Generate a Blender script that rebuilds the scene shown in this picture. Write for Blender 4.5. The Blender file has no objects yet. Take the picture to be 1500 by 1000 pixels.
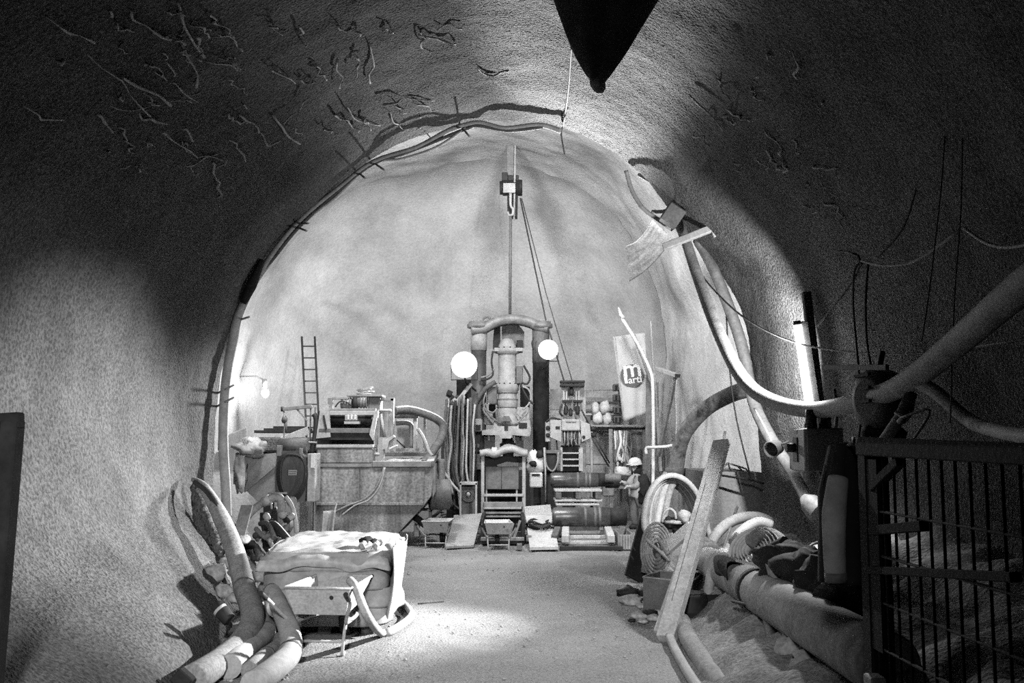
import bpy, bmesh, math, random
from mathutils import Vector, Matrix, noise

random.seed(7)
SC = bpy.context.scene
COL = SC.collection
V = Vector
PI = math.pi

# ------------------------------------------------------------------ camera, world, lights
CAM_H = 2.0
FPX = 1458.0
PITCH = math.atan(145 / FPX)
cam_d = bpy.data.cameras.new('camera')
cam_d.lens = 36.0 * FPX / 1500.0
cam_d.sensor_width = 36.0
cam_d.clip_end = 200
cam = bpy.data.objects.new('camera', cam_d)
COL.objects.link(cam)
cam.location = (0, 0, CAM_H)
cam.rotation_euler = (PI / 2 + PITCH, 0, 0)
SC.camera = cam

world = bpy.data.worlds.new('world')
SC.world = world
world.use_nodes = True
world.node_tree.nodes['Background'].inputs[0].default_value = (1, 1, 1, 1)
world.node_tree.nodes['Background'].inputs[1].default_value = 0.001

SC.view_settings.view_transform = 'Standard'
SC.view_settings.look = 'None'
SC.view_settings.gamma = 1.0
SC.view_settings.use_curve_mapping = False
SC.view_settings.exposure = 0.0
SC.cycles.diffuse_bounces = 1
SC.cycles.use_adaptive_sampling = False
SC.cycles.sample_clamp_indirect = .5
SC.cycles.sample_clamp_direct = 6
SC.cycles.use_denoising = False      # keep the grain of a high-speed film


def P(x, y, Y):
    """point of the place that stands at depth Y where the survey of the photograph has (x, y)"""
    u = (x - 750) / FPX
    v = (500 - y) / FPX
    t = Y / (math.cos(PITCH) - v * math.sin(PITCH))
    return V((u * t, Y, CAM_H + t * (math.sin(PITCH) + v * math.cos(PITCH))))


def G(x, y):
    """the point of the ground"""
    u = (x - 750) / FPX
    v = (500 - y) / FPX
    dz = math.sin(PITCH) + v * math.cos(PITCH)
    t = -CAM_H / dz
    return V((u * t, t * (math.cos(PITCH) - v * math.sin(PITCH)), 0))


def lamp(kind, name, loc, energy, target=None, **kw):
    d = bpy.data.lights.new(name, kind)
    d.energy = energy
    for k, a in kw.items():
        setattr(d, k, a)
    o = bpy.data.objects.new(name, d)
    COL.objects.link(o)
    o.location = loc
    if target is not None:
        o.rotation_euler = (V(target) - V(loc)).to_track_quat('-Z', 'Y').to_euler()
    return o


LAMP_A = P(680, 534, 22.4)      # floodlight on the rig's left column
LAMP_B = P(803, 512, 23.2)      # floodlight on the rig's right column
LAMP_C = P(388, 562, 25.0)      # site lamp on the far left wall
TUBE_T = P(1168, 476, 11.7)     # fluorescent tube on the right wall
TUBE_B = P(1185, 588, 11.7)
LAMP_D = V((4.35, 16.2, 4.6))   # work lamp in the right recess, behind the arch edge
LAMP_F = V((-3.2, 16.1, 8.5))     # two work lamps under the cavern roof, above the arch
LAMP_G = V((1.4, 16.1, 8.7))
LAMP_H = V((-.8, -1.5, 4.6))     # unseen lamp added behind the camera as front fill
LAMP_E = V((-5.9, 16.6, 5.2))   # work lamp in the left recess, behind the arch edge

lamp('SPOT', 'flood_beam_left', LAMP_A + V((0, -.3, 0)), 1500, LAMP_A + V((.9, -9.5, -3.3)), spot_size=.9, spot_blend=1.0, shadow_soft_size=.12)
lamp('SPOT', 'flood_side_left', LAMP_A + V((0, -.3, 0)), 11000, LAMP_A + V((-4.1, -8.64, -3.3)), spot_size=.68, spot_blend=.6, shadow_soft_size=.3)
lamp('SPOT', 'flood_beam_right', LAMP_B + V((0, -.3, 0)), 13000, LAMP_B + V((-.6, -8.5, 4.9)), spot_size=1.0, spot_blend=1.0, shadow_soft_size=.12)
lamp('SPOT', 'flood_core_right', LAMP_B + V((0, -.3, 0)), 22000, LAMP_B + V((.15, -10, 2.45)), spot_size=.3, spot_blend=.8, shadow_soft_size=.12)
lamp('POINT', 'site_lamp_light', LAMP_C + V((.1, -.05, -.15)), 330, shadow_soft_size=.1)
lamp('SPOT', 'recess_light_right', LAMP_D, 1000, (4.6, 24, 3.2), spot_size=1.5, spot_blend=.8, shadow_soft_size=.3)
lamp('SPOT', 'recess_light_left', LAMP_E, 500, (-6.8, 24, 4.0), spot_size=1.5, spot_blend=.8, shadow_soft_size=.3)
for _c in (LAMP_F, LAMP_G):
    lamp('SPOT', 'roof_light', _c, 3100, (_c.x * .6, 26, 4.6), spot_size=2.5, spot_blend=.5, shadow_soft_size=.6)
_t = (TUBE_T + TUBE_B) / 2 + V((-.12, -.06, 0))
lamp('SPOT', 'tube_downlight', _t, 850, _t + V((-3.8, -1.5, -5)), spot_size=2.2, spot_blend=.5, shadow_soft_size=.12)
lamp('SPOT', 'tube_sidelight', _t, 7000, _t + V((-9.06, -1.3, -3.0)), spot_size=.94, spot_blend=.7, shadow_soft_size=.06)
lamp('SPOT', 'tube_far_light', _t, 1150, _t + V((-2.5, 9, 1.0)), spot_size=2.15, spot_blend=.6, shadow_soft_size=.06)
lamp('SPOT', 'rear_fill_light', LAMP_H, 5000, (-1.5, 10.4, .1), spot_size=.8, spot_blend=.75, shadow_soft_size=.4)


# ------------------------------------------------------------------ mesh builder
class MB:
    def __init__(self):
        self.v, self.f, self.s = [], [], []

    def add(self, verts, faces, smooth=False):
        o = len(self.v)
        self.v += [V(a) for a in verts]
        for f in faces:
            self.f.append([i + o for i in f])
            self.s.append(smooth)

    def box(self, c, size, R=None, bev=None):
        hx, hy, hz = [max(1e-4, abs(a) / 2) for a in size]
        h = (hx, hy, hz)
        b = min(h) * .18 if bev is None else min(bev, min(h) * .45)
        c = V(c)
        idx, vs = {}, []
        for sx in (-1, 1):
            for sy in (-1, 1):
                for sz in (-1, 1):
                    s = (sx, sy, sz)
                    for a in range(3):
                        p = V([s[i] * (h[i] - (0 if i == a else b)) for i in range(3)])
                        if R is not None:
                            p = R @ p
                        idx[(sx, sy, sz, a)] = len(vs)
                        vs.append(c + p)
        fs = []
        for a in range(3):
            i, j = [k for k in range(3) if k != a]
            for s in (-1, 1):
                q = []
                for (p, r) in ((-1, -1), (1, -1), (1, 1), (-1, 1)):
                    k = [0, 0, 0]
                    k[a], k[i], k[j] = s, p, r
                    q.append(idx[(*k, a)])
                fs.append(q)
        for a in range(3):          # edges along axis a
            i, j = [k for k in range(3) if k != a]
            for p in (-1, 1):
                for r in (-1, 1):
                    q = []
                    for (s, ax) in ((-1, i), (1, i), (1, j), (-1, j)):
                        k = [0, 0, 0]
                        k[a], k[i], k[j] = s, p, r
                        q.append(idx[(*k, ax)])
                    fs.append(q)
        for sx in (-1, 1):
            for sy in (-1, 1):
                for sz in (-1, 1):
                    fs.append([idx[(sx, sy, sz, a)] for a in range(3)])
        self.add(vs, fs)
        return self

    def beam(self, p0, p1, w, h, up=(0, 0, 1), bev=None):
        p0, p1 = V(p0), V(p1)
        d = p1 - p0
        L = d.length
        z = d.normalized()
        u = V(up)
        if abs(z.dot(u)) > .98:
            u = V((0, 1, 0))
        x = u.cross(z).normalized()
        y = z.cross(x)
        R = Matrix((x, y, z)).transposed()
        return self.box((p0 + p1) / 2, (w, h, L), R, bev)

    def sweep(self, pts, sec, up=None, radii=None, closed=False, cap=True, smooth=True):
        pts = [V(p) for p in pts]
        n = len(pts)
        m = len(sec)
        T = []
        for i in range(n):
            if closed:
                t = pts[(i + 1) % n] - pts[i - 1]
            else:
                t = pts[min(i + 1, n - 1)] - pts[max(i - 1, 0)]
            if t.length < 1e-9:
                t = V((0, 0, 1))
            T.append(t.normalized())
        u = V(up) if up is not None else (V((0, 0, 1)) if abs(T[0].z) < .9 else V((0, 1, 0)))
        vs = []
        for i in range(n):
            if up is not None:
                u = V(up)
            u = u - T[i] * u.dot(T[i])
            if u.length < 1e-6:
                u = T[i].orthogonal()
            u.normalize()
            w = T[i].cross(u)
            k = 1 if radii is None else radii[i]
            for (a, b) in sec:
                vs.append(pts[i] + (u * b + w * a) * k)
        fs = []
        rng = n if closed else n - 1
        for i in range(rng):
            for j in range(m):
                a, b = i * m + j, i * m + (j + 1) % m
                c, d = ((i + 1) % n) * m + (j + 1) % m, ((i + 1) % n) * m + j
                fs.append([a, b, c, d])
        self.add(vs, fs, smooth)
        if cap and not closed:
            o = len(self.v) - n * m
            self.f.append([o + j for j in range(m)][::-1])
            self.s.append(False)
            self.f.append([o + (n - 1) * m + j for j in range(m)])
            self.s.append(False)
        return self

    def tube(self, pts, r, n=8, sm=0, closed=False, cap=True):
        pts = [V(p) for p in pts]
        rr = r if isinstance(r, (list, tuple)) else [r] * len(pts)
        if sm:
            pts, rr = spline(pts, rr, sm, closed)
        sec = [(math.cos(2 * PI * i / n), math.sin(2 * PI * i / n)) for i in range(n)]
        return self.sweep(pts, sec, None, rr, closed, cap)

    def cyl(self, p0, p1, r, n=14, r1=None):
        return self.tube([p0, p1], [r, r if r1 is None else r1], n)

    def lathe(self, prof, p0, d=(0, 0, 1), n=20, smooth=True):
        """prof: (radius, distance along d) pairs"""
        p0, d = V(p0), V(d).normalized()
        u = d.orthogonal().normalized()
        w = d.cross(u)
        vs, fs = [], []
        for (r, t) in prof:
            for j in range(n):
                a = 2 * PI * j / n
                vs.append(p0 + d * t + (u * math.cos(a) + w * math.sin(a)) * max(r, 1e-4))
        for i in range(len(prof) - 1):
            for j in range(n):
                fs.append([i * n + j, i * n + (j + 1) % n, (i + 1) * n + (j + 1) % n, (i + 1) * n + j])
        self.add(vs, fs, smooth)
        o = len(self.v) - len(vs)
        self.f += [[o + j for j in range(n)][::-1], [o + (len(prof) - 1) * n + j for j in range(n)]]
        self.s += [False, False]
        return self

    def prism(self, poly, ext):
        n = len(poly)
        e = V(ext)
        vs = [V(p) for p in poly] + [V(p) + e for p in poly]
        fs = [list(range(n))[::-1], list(range(n, 2 * n))]
        for i in range(n):
            fs.append([i, (i + 1) % n, n + (i + 1) % n, n + i])
        self.add(vs, fs)
        return self

    def blob(self, c, rad, amp=.15, freq=1.5, nu=12, nv=8, seed=0, R=None, flat=None):
        c = V(c)
        vs, fs = [], []
        off = V((seed * 7.3, seed * 3.1, seed * 1.7))
        for i in range(nv + 1):
            th = PI * i / nv
            for j in range(nu):
                ph = 2 * PI * j / nu
                d = V((math.sin(th) * math.cos(ph), math.sin(th) * math.sin(ph), math.cos(th)))
                k = 1 + amp * noise.noise(d * freq + off) * 1.6
                p = V((d.x * rad[0], d.y * rad[1], d.z * rad[2])) * k
                if flat is not None and p.z < -flat:
                    p.z = -flat
                if R is not None:
                    p = R @ p
                vs.append(c + p)
        for i in range(nv):
            for j in range(nu):
                fs.append([i * nu + j, i * nu + (j + 1) % nu, (i + 1) * nu + (j + 1) % nu, (i + 1) * nu + j])
        self.add(vs, fs, True)
        return self

    def sheet(self, fn, nu, nv, th=.01, smooth=True, tdir=None):
        g = [[V(fn(i / nu, j / nv)) for j in range(nv + 1)] for i in range(nu + 1)]
        top, bot = [], []
        for i in range(nu + 1):
            for j in range(nv + 1):
                a = g[min(i + 1, nu)][j] - g[max(i - 1, 0)][j]
                b = g[i][min(j + 1, nv)] - g[i][max(j - 1, 0)]
                nn = a.cross(b) if tdir is None else V(tdir)
                if nn.length > 1e-9:
                    nn = nn.normalized()
                top.append(g[i][j] + nn * th / 2)
                bot.append(g[i][j] - nn * th / 2)
        m = nv + 1
        N = len(top)
        fs = []
        for i in range(nu):
            for j in range(nv):
                a, b, c, d = i * m + j, (i + 1) * m + j, (i + 1) * m + j + 1, i * m + j + 1
                fs += [[a, b, c, d], [N + d, N + c, N + b, N + a]]
        for i in range(nu):
            fs += [[i * m, N + i * m, N + (i + 1) * m, (i + 1) * m], [i * m + nv, (i + 1) * m + nv, N + (i + 1) * m + nv, N + i * m + nv]]
        for j in range(nv):
            fs += [[j, j + 1, N + j + 1, N + j], [nu * m + j, N + nu * m + j, N + nu * m + j + 1, nu * m + j + 1]]
        self.add(top + bot, fs, smooth)
        return self

    # --- by survey points
    def pb(self, x0, y0, x1, y1, Y, d, bev=None):
        a, b = P(x0, y1, Y), P(x1, y0, Y)
        return self.box(((a.x + b.x) / 2, Y + d / 2, (a.z + b.z) / 2), (b.x - a.x, d, b.z - a.z), None, bev)

    def pt(self, pts, r, n=8, sm=0):
        return self.tube([P(*p) for p in pts], r, n, sm)

    def pp(self, pts, Y, d):
        return self.prism([P(x, y, Y) for (x, y) in pts], (0, d, 0))


def spline(pts, rr, k, closed=False):
    n = len(pts)
    out, ro = [], []
    rng = n if closed else n - 1
    for i in range(rng):
        if closed:
            a, b, c, d = pts[i - 1], pts[i], pts[(i + 1) % n], pts[(i + 2) % n]
        else:
            a, b, c, d = pts[max(i - 1, 0)], pts[i], pts[i + 1], pts[min(i + 2, n - 1)]
        r0, r1 = rr[i], rr[(i + 1) % n]
        for q in range(k):
            t = q / k
            out.append(.5 * ((2 * b) + (c - a) * t + (2 * a - 5 * b + 4 * c - d) * t * t + (3 * b - a - 3 * c + d) * t ** 3))
            ro.append(r0 + (r1 - r0) * t)
    if not closed:
        out.append(pts[-1])
        ro.append(rr[-1])
    return out, ro


ORG = {}


def mesh_from(name, mb, org, mat):
    me = bpy.data.meshes.new(name)
    me.from_pydata([tuple(v - org) for v in mb.v], [], mb.f)
    me.polygons.foreach_set('use_smooth', mb.s)
    bm = bmesh.new()
    bm.from_mesh(me)
    bmesh.ops.recalc_face_normals(bm, faces=bm.faces)
    bm.to_mesh(me)
    bm.free()
    me.materials.append(mat)
    return me


def part(name, mb, mat, parent, label=None):
    org = ORG[parent.name]
    o = bpy.data.objects.new(name, mesh_from(name, mb, org, mat))
    COL.objects.link(o)
    o.parent = parent
    ORG[o.name] = org
    if label:
        o['label'] = label
    return o


def thing(name, label, cat, loc, group=None):
    o = bpy.data.objects.new(name, None)
    COL.objects.link(o)
    o.location = loc
    o.empty_display_size = .1
    o['label'] = label
    o['category'] = cat
    if group:
        o['group'] = group
    ORG[o.name] = V(loc)
    return o


def solo(name, mb, mat, label, cat, group=None, kind=None):
    lo = [min(v[i] for v in mb.v) for i in range(3)]
    hi = [max(v[i] for v in mb.v) for i in range(3)]
    org = V(((lo[0] + hi[0]) / 2, (lo[1] + hi[1]) / 2, lo[2]))
    o = bpy.data.objects.new(name, mesh_from(name, mb, org, mat))
    COL.objects.link(o)
    o.location = org
    ORG[o.name] = org
    o['label'] = label
    o['category'] = cat
    if group:
        o['group'] = group
    if kind:
        o['kind'] = kind
    return o


def struct(name, mb, mat, parent=None):
    o = bpy.data.objects.new(name, mesh_from(name, mb, V((0, 0, 0)), mat))
    COL.objects.link(o)
    if parent:
        o.parent = parent
    else:
        o['kind'] = 'structure'
    ORG[o.name] = V((0, 0, 0))
    return o


ORD = 'first second third fourth fifth sixth seventh eighth ninth tenth eleventh twelfth thirteenth fourteenth fifteenth sixteenth seventeenth eighteenth nineteenth twentieth'.split()


def ordinal(k):
    if k < 20:
        return ORD[k]
    t = ['twenty', 'thirty'][(k + 1) // 10 - 2]
    u = (k + 1) % 10
    return ('thirtieth' if u == 0 else t + '-' + ORD[u - 1])


def label_row(objs, template, key=lambda o: o.location.x / o.location.y):
    """labels for a row of look-alikes, counted from the left"""
    for k, o in enumerate(sorted(objs, key=key)):
        o['label'] = template % ordinal(k)


def copy_tree(o, parent=None):
    c = o.copy()
    COL.objects.link(c)
    if parent is not None:
        c.parent = parent
    for ch in list(o.children):
        copy_tree(ch, c)
    return c


# ------------------------------------------------------------------ materials (grey: the photograph is monochrome)
MATS = {}


def mat(name, c, var=.25, scale=6.0, rough=.8, metal=0.0, bump=.3, bscale=40.0, speck=0.0, streak=False, spec=.3, dist=.01):
    if name in MATS:
        return MATS[name]
    m = bpy.data.materials.new(name)
    m.use_nodes = True
    nt = m.node_tree
    nt.nodes.clear()
    N, L = nt.nodes.new, nt.links.new
    out = N('ShaderNodeOutputMaterial')
    b = N('ShaderNodeBsdfPrincipled')
    b.inputs['Roughness'].default_value = rough
    b.inputs['Metallic'].default_value = metal
    b.inputs['Specular IOR Level'].default_value = spec
    L(b.outputs[0], out.inputs[0])
    tc = N('ShaderNodeTexCoord')
    mp = N('ShaderNodeMapping')
    if streak:
        mp.inputs['Scale'].default_value = (1, 1, .15)
    L(tc.outputs['Object'], mp.inputs[0])
    n1 = N('ShaderNodeTexNoise')
    n1.inputs['Scale'].default_value = scale
    n1.inputs['Detail'].default_value = 6
    n1.inputs['Roughness'].default_value = .65
    L(mp.outputs[0], n1.inputs['Vector'])
    rp = N('ShaderNodeValToRGB')
    rp.color_ramp.elements[0].position = .3
    rp.color_ramp.elements[1].position = .7
    lo, hi = max(.003, c * (1 - var)), min(.95, c * (1 + var))
    rp.color_ramp.elements[0].color = (lo, lo, lo, 1)
    rp.color_ramp.elements[1].color = (hi, hi, hi, 1)
    L(n1.outputs['Fac'], rp.inputs[0])
    col = rp.outputs[0]
    n2 = N('ShaderNodeTexNoise')
    n2.inputs['Scale'].default_value = bscale
    n2.inputs['Detail'].default_value = 4
    L(tc.outputs['Object'], n2.inputs['Vector'])
    if speck:
        r2 = N('ShaderNodeValToRGB')
        r2.color_ramp.elements[0].position = .34
        r2.color_ramp.elements[1].position = .62
        d = 1 - speck
        r2.color_ramp.elements[0].color = (d, d, d, 1)
        r2.color_ramp.elements[1].color = (1 + speck * .3,) * 3 + (1,)
        L(n2.outputs['Fac'], r2.inputs[0])
        mx = N('ShaderNodeMix')
        mx.data_type = 'RGBA'
        mx.blend_type = 'MULTIPLY'
        mx.inputs[0].default_value = 1
        L(col, mx.inputs[6])
        L(r2.outputs[0], mx.inputs[7])
        col = mx.outputs[2]
    L(col, b.inputs['Base Color'])
    if bump:
        bp = N('ShaderNodeBump')
        bp.inputs['Strength'].default_value = bump
        bp.inputs['Distance'].default_value = dist
        L(n2.outputs['Fac'], bp.inputs['Height'])
        L(bp.outputs[0], b.inputs['Normal'])
    MATS[name] = m
    return m


def emit(name, strength):
    m = bpy.data.materials.new(name)
    m.cycles.emission_sampling = 'NONE'
    m.use_nodes = True
    nt = m.node_tree
    nt.nodes.clear()
    out = nt.nodes.new('ShaderNodeOutputMaterial')
    e = nt.nodes.new('ShaderNodeEmission')
    e.inputs[0].default_value = (1, 1, 1, 1)
    e.inputs[1].default_value = strength
    nt.links.new(e.outputs[0], out.inputs[0])
    return m


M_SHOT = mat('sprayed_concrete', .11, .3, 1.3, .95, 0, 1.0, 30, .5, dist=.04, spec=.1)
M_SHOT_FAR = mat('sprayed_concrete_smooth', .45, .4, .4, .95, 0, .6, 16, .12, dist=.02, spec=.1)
M_FLOOR = mat('wet_gravel_floor', .23, .3, .8, .68, 0, .9, 45, .45, dist=.015)
M_BANK = mat('muck_bank', .26, .35, 2.5, .95, 0, 1.0, 30, .4, dist=.02, spec=.1)
M_STEEL = mat('worn_steel', .2, .4, 5, .55, .3, .3, 30, .15)
M_LSTEEL = mat('light_painted_steel', .32, .25, 5, .6, 0, .2, 30, .2)
M_DSTEEL = mat('dark_oily_steel', .017, .5, 6, .65, 0, .3, 30, spec=.25)
M_MSTEEL = mat('mid_painted_steel', .12, .35, 5, .6, .1, .3, 30, .2)
M_MUDDY = mat('mud_covered_steel', .21, .6, 3.5, .85, 0, .5, 28, .4, streak=True)
M_RUBBER = mat('black_rubber', .022, .4, 6, .6, 0, .2, 40)
M_HOSE = mat('dusty_grey_hose', .23, .35, 5, .75, 0, .3, 40, .25)
M_PATCHY = mat('patchy_hose', .16, .8, 7, .7, 0, .3, 40, .3)
M_HOSED = mat('dark_dusty_hose', .08, .5, 5, .7, 0, .3, 40, .25)
M_HOSEL = mat('pale_hose', .34, .25, 6, .7, 0, .2, 40, .15)
M_WOOD = mat('raw_timber', .42, .25, 7, .8, 0, .3, 30, .2, streak=True)
M_WOODD = mat('dark_timber', .1, .5, 7, .85, 0, .4, 30, .2)
M_PLY = mat('dusty_plywood', .27, .3, 3, .85, 0, .2, 40, .2)
M_BAG = mat('plastic_wrapped_sacks', .4, .3, 3, .5, 0, .35, 12, .15, spec=.4)
M_WHITE = mat('white_plastic', .6, .15, 5, .6, 0, .2, 20, .1)
M_GATE = mat('gate_and_shade_black', .014, .5, 6, .8, 0, .3, 30, spec=.1)  # also colours the dark sheets and blocks that stand in for shade
M_BLACK = mat('black_cloth', .012, .5, 6, .9, 0, .3, 30)
M_CLOTH = mat('grey_cloth', .25, .3, 6, .95, 0, .4, 60)
M_STONE = mat('broken_rock', .38, .4, 5, .95, 0, .6, 25, .3)
M_SKIN = mat('skin', .4, .15, 6, .6, 0, .1, 60)
M_ROPE = mat('steel_rope', .05, .3, 20, .5, .4, .3, 100)
M_GLOW = emit('lamp_glass', 6)
M_TUBE = emit('tube_glass', 8)
M_CLEAR = mat('clear_film', .6, .2, 6, .3, 0, .3, 20, spec=.6)


# ------------------------------------------------------------------ the tunnel shell
def resample(poly, n):
    pts, _ = spline([V((a, b, 0)) for a, b in poly], [0] * len(poly), 10)
    d = [0]
    for i in range(1, len(pts)):
        d.append(d[-1] + (pts[i] - pts[i - 1]).length)
    out, j = [], 0
    for i in range(n + 1):
        t = d[-1] * i / n
        while j < len(pts) - 2 and d[j + 1] < t:
            j += 1
        k = (t - d[j]) / max(1e-9, d[j + 1] - d[j])
        out.append(pts[j].lerp(pts[j + 1], min(1, k)))
    return out


def px_prof(pts, Y):
    return [(P(x, y, Y).x, P(x, y, Y).z) for (x, y) in pts]


YA = 15.0        # where the narrow tunnel opens into the cavern
ARCH = [(-3.4, -.05), (-3.6, .3), (-4.0, .75)] + px_prof([(317, 720), (317, 660), (320, 600), (331, 520), (351, 450), (387, 380), (441, 320), (520, 250), (600, 205),
        (690, 179), (755, 176), (822, 186), (925, 243), (1004, 335), (1068, 420), (1098, 520), (1110, 620), (1114, 700)], YA) + [(3.66, .9), (3.6, .4), (3.5, -.05)]
NEAR = [(-2.6, -.05), (-2.85, .28), (-3.35, .62), (-4.0, 1.1), (-4.5, 2.1), (-4.48, 2.9), (-4.3, 3.7), (-3.95, 4.5), (-3.4, 5.2), (-2.6, 5.9), (-1.6, 6.45), (-.6, 6.75),
        (.2, 6.8), (1.0, 6.65), (2.0, 6.15), (2.9, 5.4), (3.6, 4.5), (4.1, 3.5), (4.3, 2.5), (4.35, 1.6), (4.2, .8), (4.0, -.05)]
NS = 300
PA, PN = resample(ARCH, NS), resample(NEAR, NS)


def rough3(p, k=1.0):
    a = noise.noise(p * .55) * .09 + noise.noise(p * 1.7 + V((9, 3, 1))) * .025
    b = noise.noise(p * 4.5 + V((2, 7, 5))) * .012 + noise.noise(p * 9.0) * .014
    return (a + b) * k


def near_pt(i, Y):
    t = min(1, max(0, (Y - 7.5) / (YA - 7.5)))
    t = t * t * (3 - 2 * t)
    q = PN[i].lerp(PA[i], t)
    return V((q.x, Y, q.y))


def shell(name, i0, i1, ys, fn, material, ctr, k=1.0):
    mb = MB()
    vs, fs = [], []
    m = i1 - i0 + 1
    for Y in ys:
        for i in range(i0, i1 + 1):
            p = fn(i, Y)
            c = V((ctr[0], p.y, ctr[1]))
            vs.append(p + (p - c).normalized() * rough3(p, k))
    for a in range(len(ys) - 1):
        for b in range(m - 1):
            fs.append([a * m + b, a * m + b + 1, (a + 1) * m + b + 1, (a + 1) * m + b])
    mb.add(vs, fs, True)
    return struct(name, mb, material)


ys = [-4 + .5 * i for i in range(14)] + [3 + .075 * i for i in range(161)]
WL = int(NS * .3)
WR = int(NS * .7)
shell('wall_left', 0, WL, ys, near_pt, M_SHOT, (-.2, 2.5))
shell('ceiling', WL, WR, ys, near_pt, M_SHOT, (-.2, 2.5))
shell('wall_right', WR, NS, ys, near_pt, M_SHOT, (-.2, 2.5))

CAV0 = [(-6.9, -.1), (-7.1, 2.0), (-7.1, 4.2), (-6.7, 6.2), (-5.6, 8.0), (-3.8, 9.2), (-1.6, 9.75), (.5, 9.8), (2.2, 9.3), (3.3, 8.2), (3.9, 6.9), (4.25, 5.75), (4.95, 5.35), (5.25, 4.6),
        (5.3, 3.0), (5.2, 1.4), (5.0, -.1)]
CAV1 = [(-6.7, -.1), (-6.9, 2.0), (-6.8, 4.2), (-6.3, 6.0), (-5.2, 7.6), (-3.6, 8.6), (-1.6, 9.1), (.4, 9.1), (1.8, 8.5), (2.7, 7.6), (3.3, 6.6), (3.6, 5.9), (3.75, 5.4), (3.85, 4.6),
        (3.9, 3.0), (3.9, 1.4), (3.9, -.1)]
NC = 160
C0, C1 = resample(CAV0, NC), resample(CAV1, NC)
YB = 25.2


def cav_pt(i, Y):
    t = min(1, max(0, (Y - 18) / (YB - 18)))
    q = C0[i].lerp(C1[i], t)
    return V((q.x, Y, q.y))


cys = [15.35 + (YB - 15.35) * i / 90 for i in range(91)]
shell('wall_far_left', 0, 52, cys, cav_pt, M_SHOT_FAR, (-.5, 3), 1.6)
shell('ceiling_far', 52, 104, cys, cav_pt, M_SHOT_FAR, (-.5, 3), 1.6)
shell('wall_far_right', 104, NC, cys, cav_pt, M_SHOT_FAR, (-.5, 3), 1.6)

mb = MB()                      # the face the drill stands before: a shallow dome
vs, fs = [], []
rings = 36
for a in range(rings + 1):
    th = a / rings * PI / 2
    s = max(0, math.cos(th))
    for i in range(NC + 1):
        e = cav_pt(i, YB)
        c = V((-1.2, YB, -.1))
        d = e - c
        q = 1 - s
        q = q * q * (3 - 2 * q)
        p = c + d.normalized() * s * (d.length * (1 - q) + 7.2 * q)
        p.y = YB + 4.6 * math.sin(th)
        k = min(1, (1 - s) * 3)
        p += (e - c).normalized() * rough3(e, 1.6) * (1 - k) + V((0, 1, 0)) * rough3(p * .7 + V((5, 0, 0)), 1.8) * k
        vs.append(p)
for a in range(rings):
    for i in range(NC):
        fs.append([a * (NC + 1) + i, a * (NC + 1) + i + 1, (a + 1) * (NC + 1) + i + 1, (a + 1) * (NC + 1) + i])
mb.add(vs, fs, True)
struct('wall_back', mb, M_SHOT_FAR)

mb = MB()                      # the step between tunnel and cavern
vs, fs = [], []
for a in range(6):
    for i in range(NS + 1):
        p = near_pt(i, YA)
        c = V((-.2, YA, 2.5))
        p += (p - c).normalized() * rough3(p)
        q = cav_pt(round(i * NC / NS), 15.35)
        q += (q - V((-.5, 15.35, 3))).normalized() * rough3(q, 1.6)
        r = p.lerp(q, a / 5)
        if 0 < a < 5:
            r += V((0, 1, 0)) * noise.noise(r * 3) * .05
        vs.append(r)
for a in range(5):
    for i in range(NS):
        fs.append([a * (NS + 1) + i, a * (NS + 1) + i + 1, (a + 1) * (NS + 1) + i + 1, (a + 1) * (NS + 1) + i])
mb.add(vs, fs, True)
struct('trim_1', mb, M_SHOT)

mb = MB()


def floor_pt(u, v):
    Y = -4 + 35 * v
    X = -7.6 + 13.6 * u
    z = noise.noise(V((X * .6, Y * .6, 0))) * .025 + noise.noise(V((X * 3, Y * 3, 4))) * .012
    return V((X, Y, min(.02, z) - .012))


mb.sheet(floor_pt, 150, 330, .01, True, (0, 0, 1))
struct('floor', mb, M_FLOOR)

# muck bank along the foot of the right wall
mb = MB()


def bank_pt(u, v):
    Y = 3.5 + 11.8 * v
    x0 = 1.35 + .12 * (Y - 8) + .12 * noise.noise(V((Y * .8, 0, 3)))
    X = x0 + (4.6 - x0) * u
    h = 1.25 * u ** .75 * (1 - .3 * max(0, (Y - 11) / 4))
    h += (noise.noise(V((X * 1.5, Y * 1.5, 1))) * .16 + noise.noise(V((X * 5, Y * 5, 2))) * .05) * min(1, u * 5)
    return V((X, Y, h - .05 + .02 * u))


mb.sheet(bank_pt, 60, 150, .02, True, (0, 0, 1))
struct('embankment', mb, M_BANK)

# remnants of reinforcing wire sprayed over with concrete, left half of the ceiling
def ceil_hit(x, y):
    """where a line of sight meets the ceiling of the narrow tunnel"""
    best = None
    for q in range(60):
        Y = 5 + 10 * q / 59
        p = P(x, y, Y)
        k = min(range(20, NS - 20), key=lambda i: abs(math.atan2(near_pt(i, Y).z - 2.5, near_pt(i, Y).x + .2) - math.atan2(p.z - 2.5, p.x + .2)))
        s = near_pt(k, Y)
        d = abs((V((s.x + .2, 0, s.z - 2.5))).length - (V((p.x + .2, 0, p.z - 2.5))).length)
        if best is None or d < best[0]:
            best = (d, Y)
    p = P(x, y, best[1])
    return p + (V((-.2, p.y, 2.5)) - p).normalized() * .03


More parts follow.
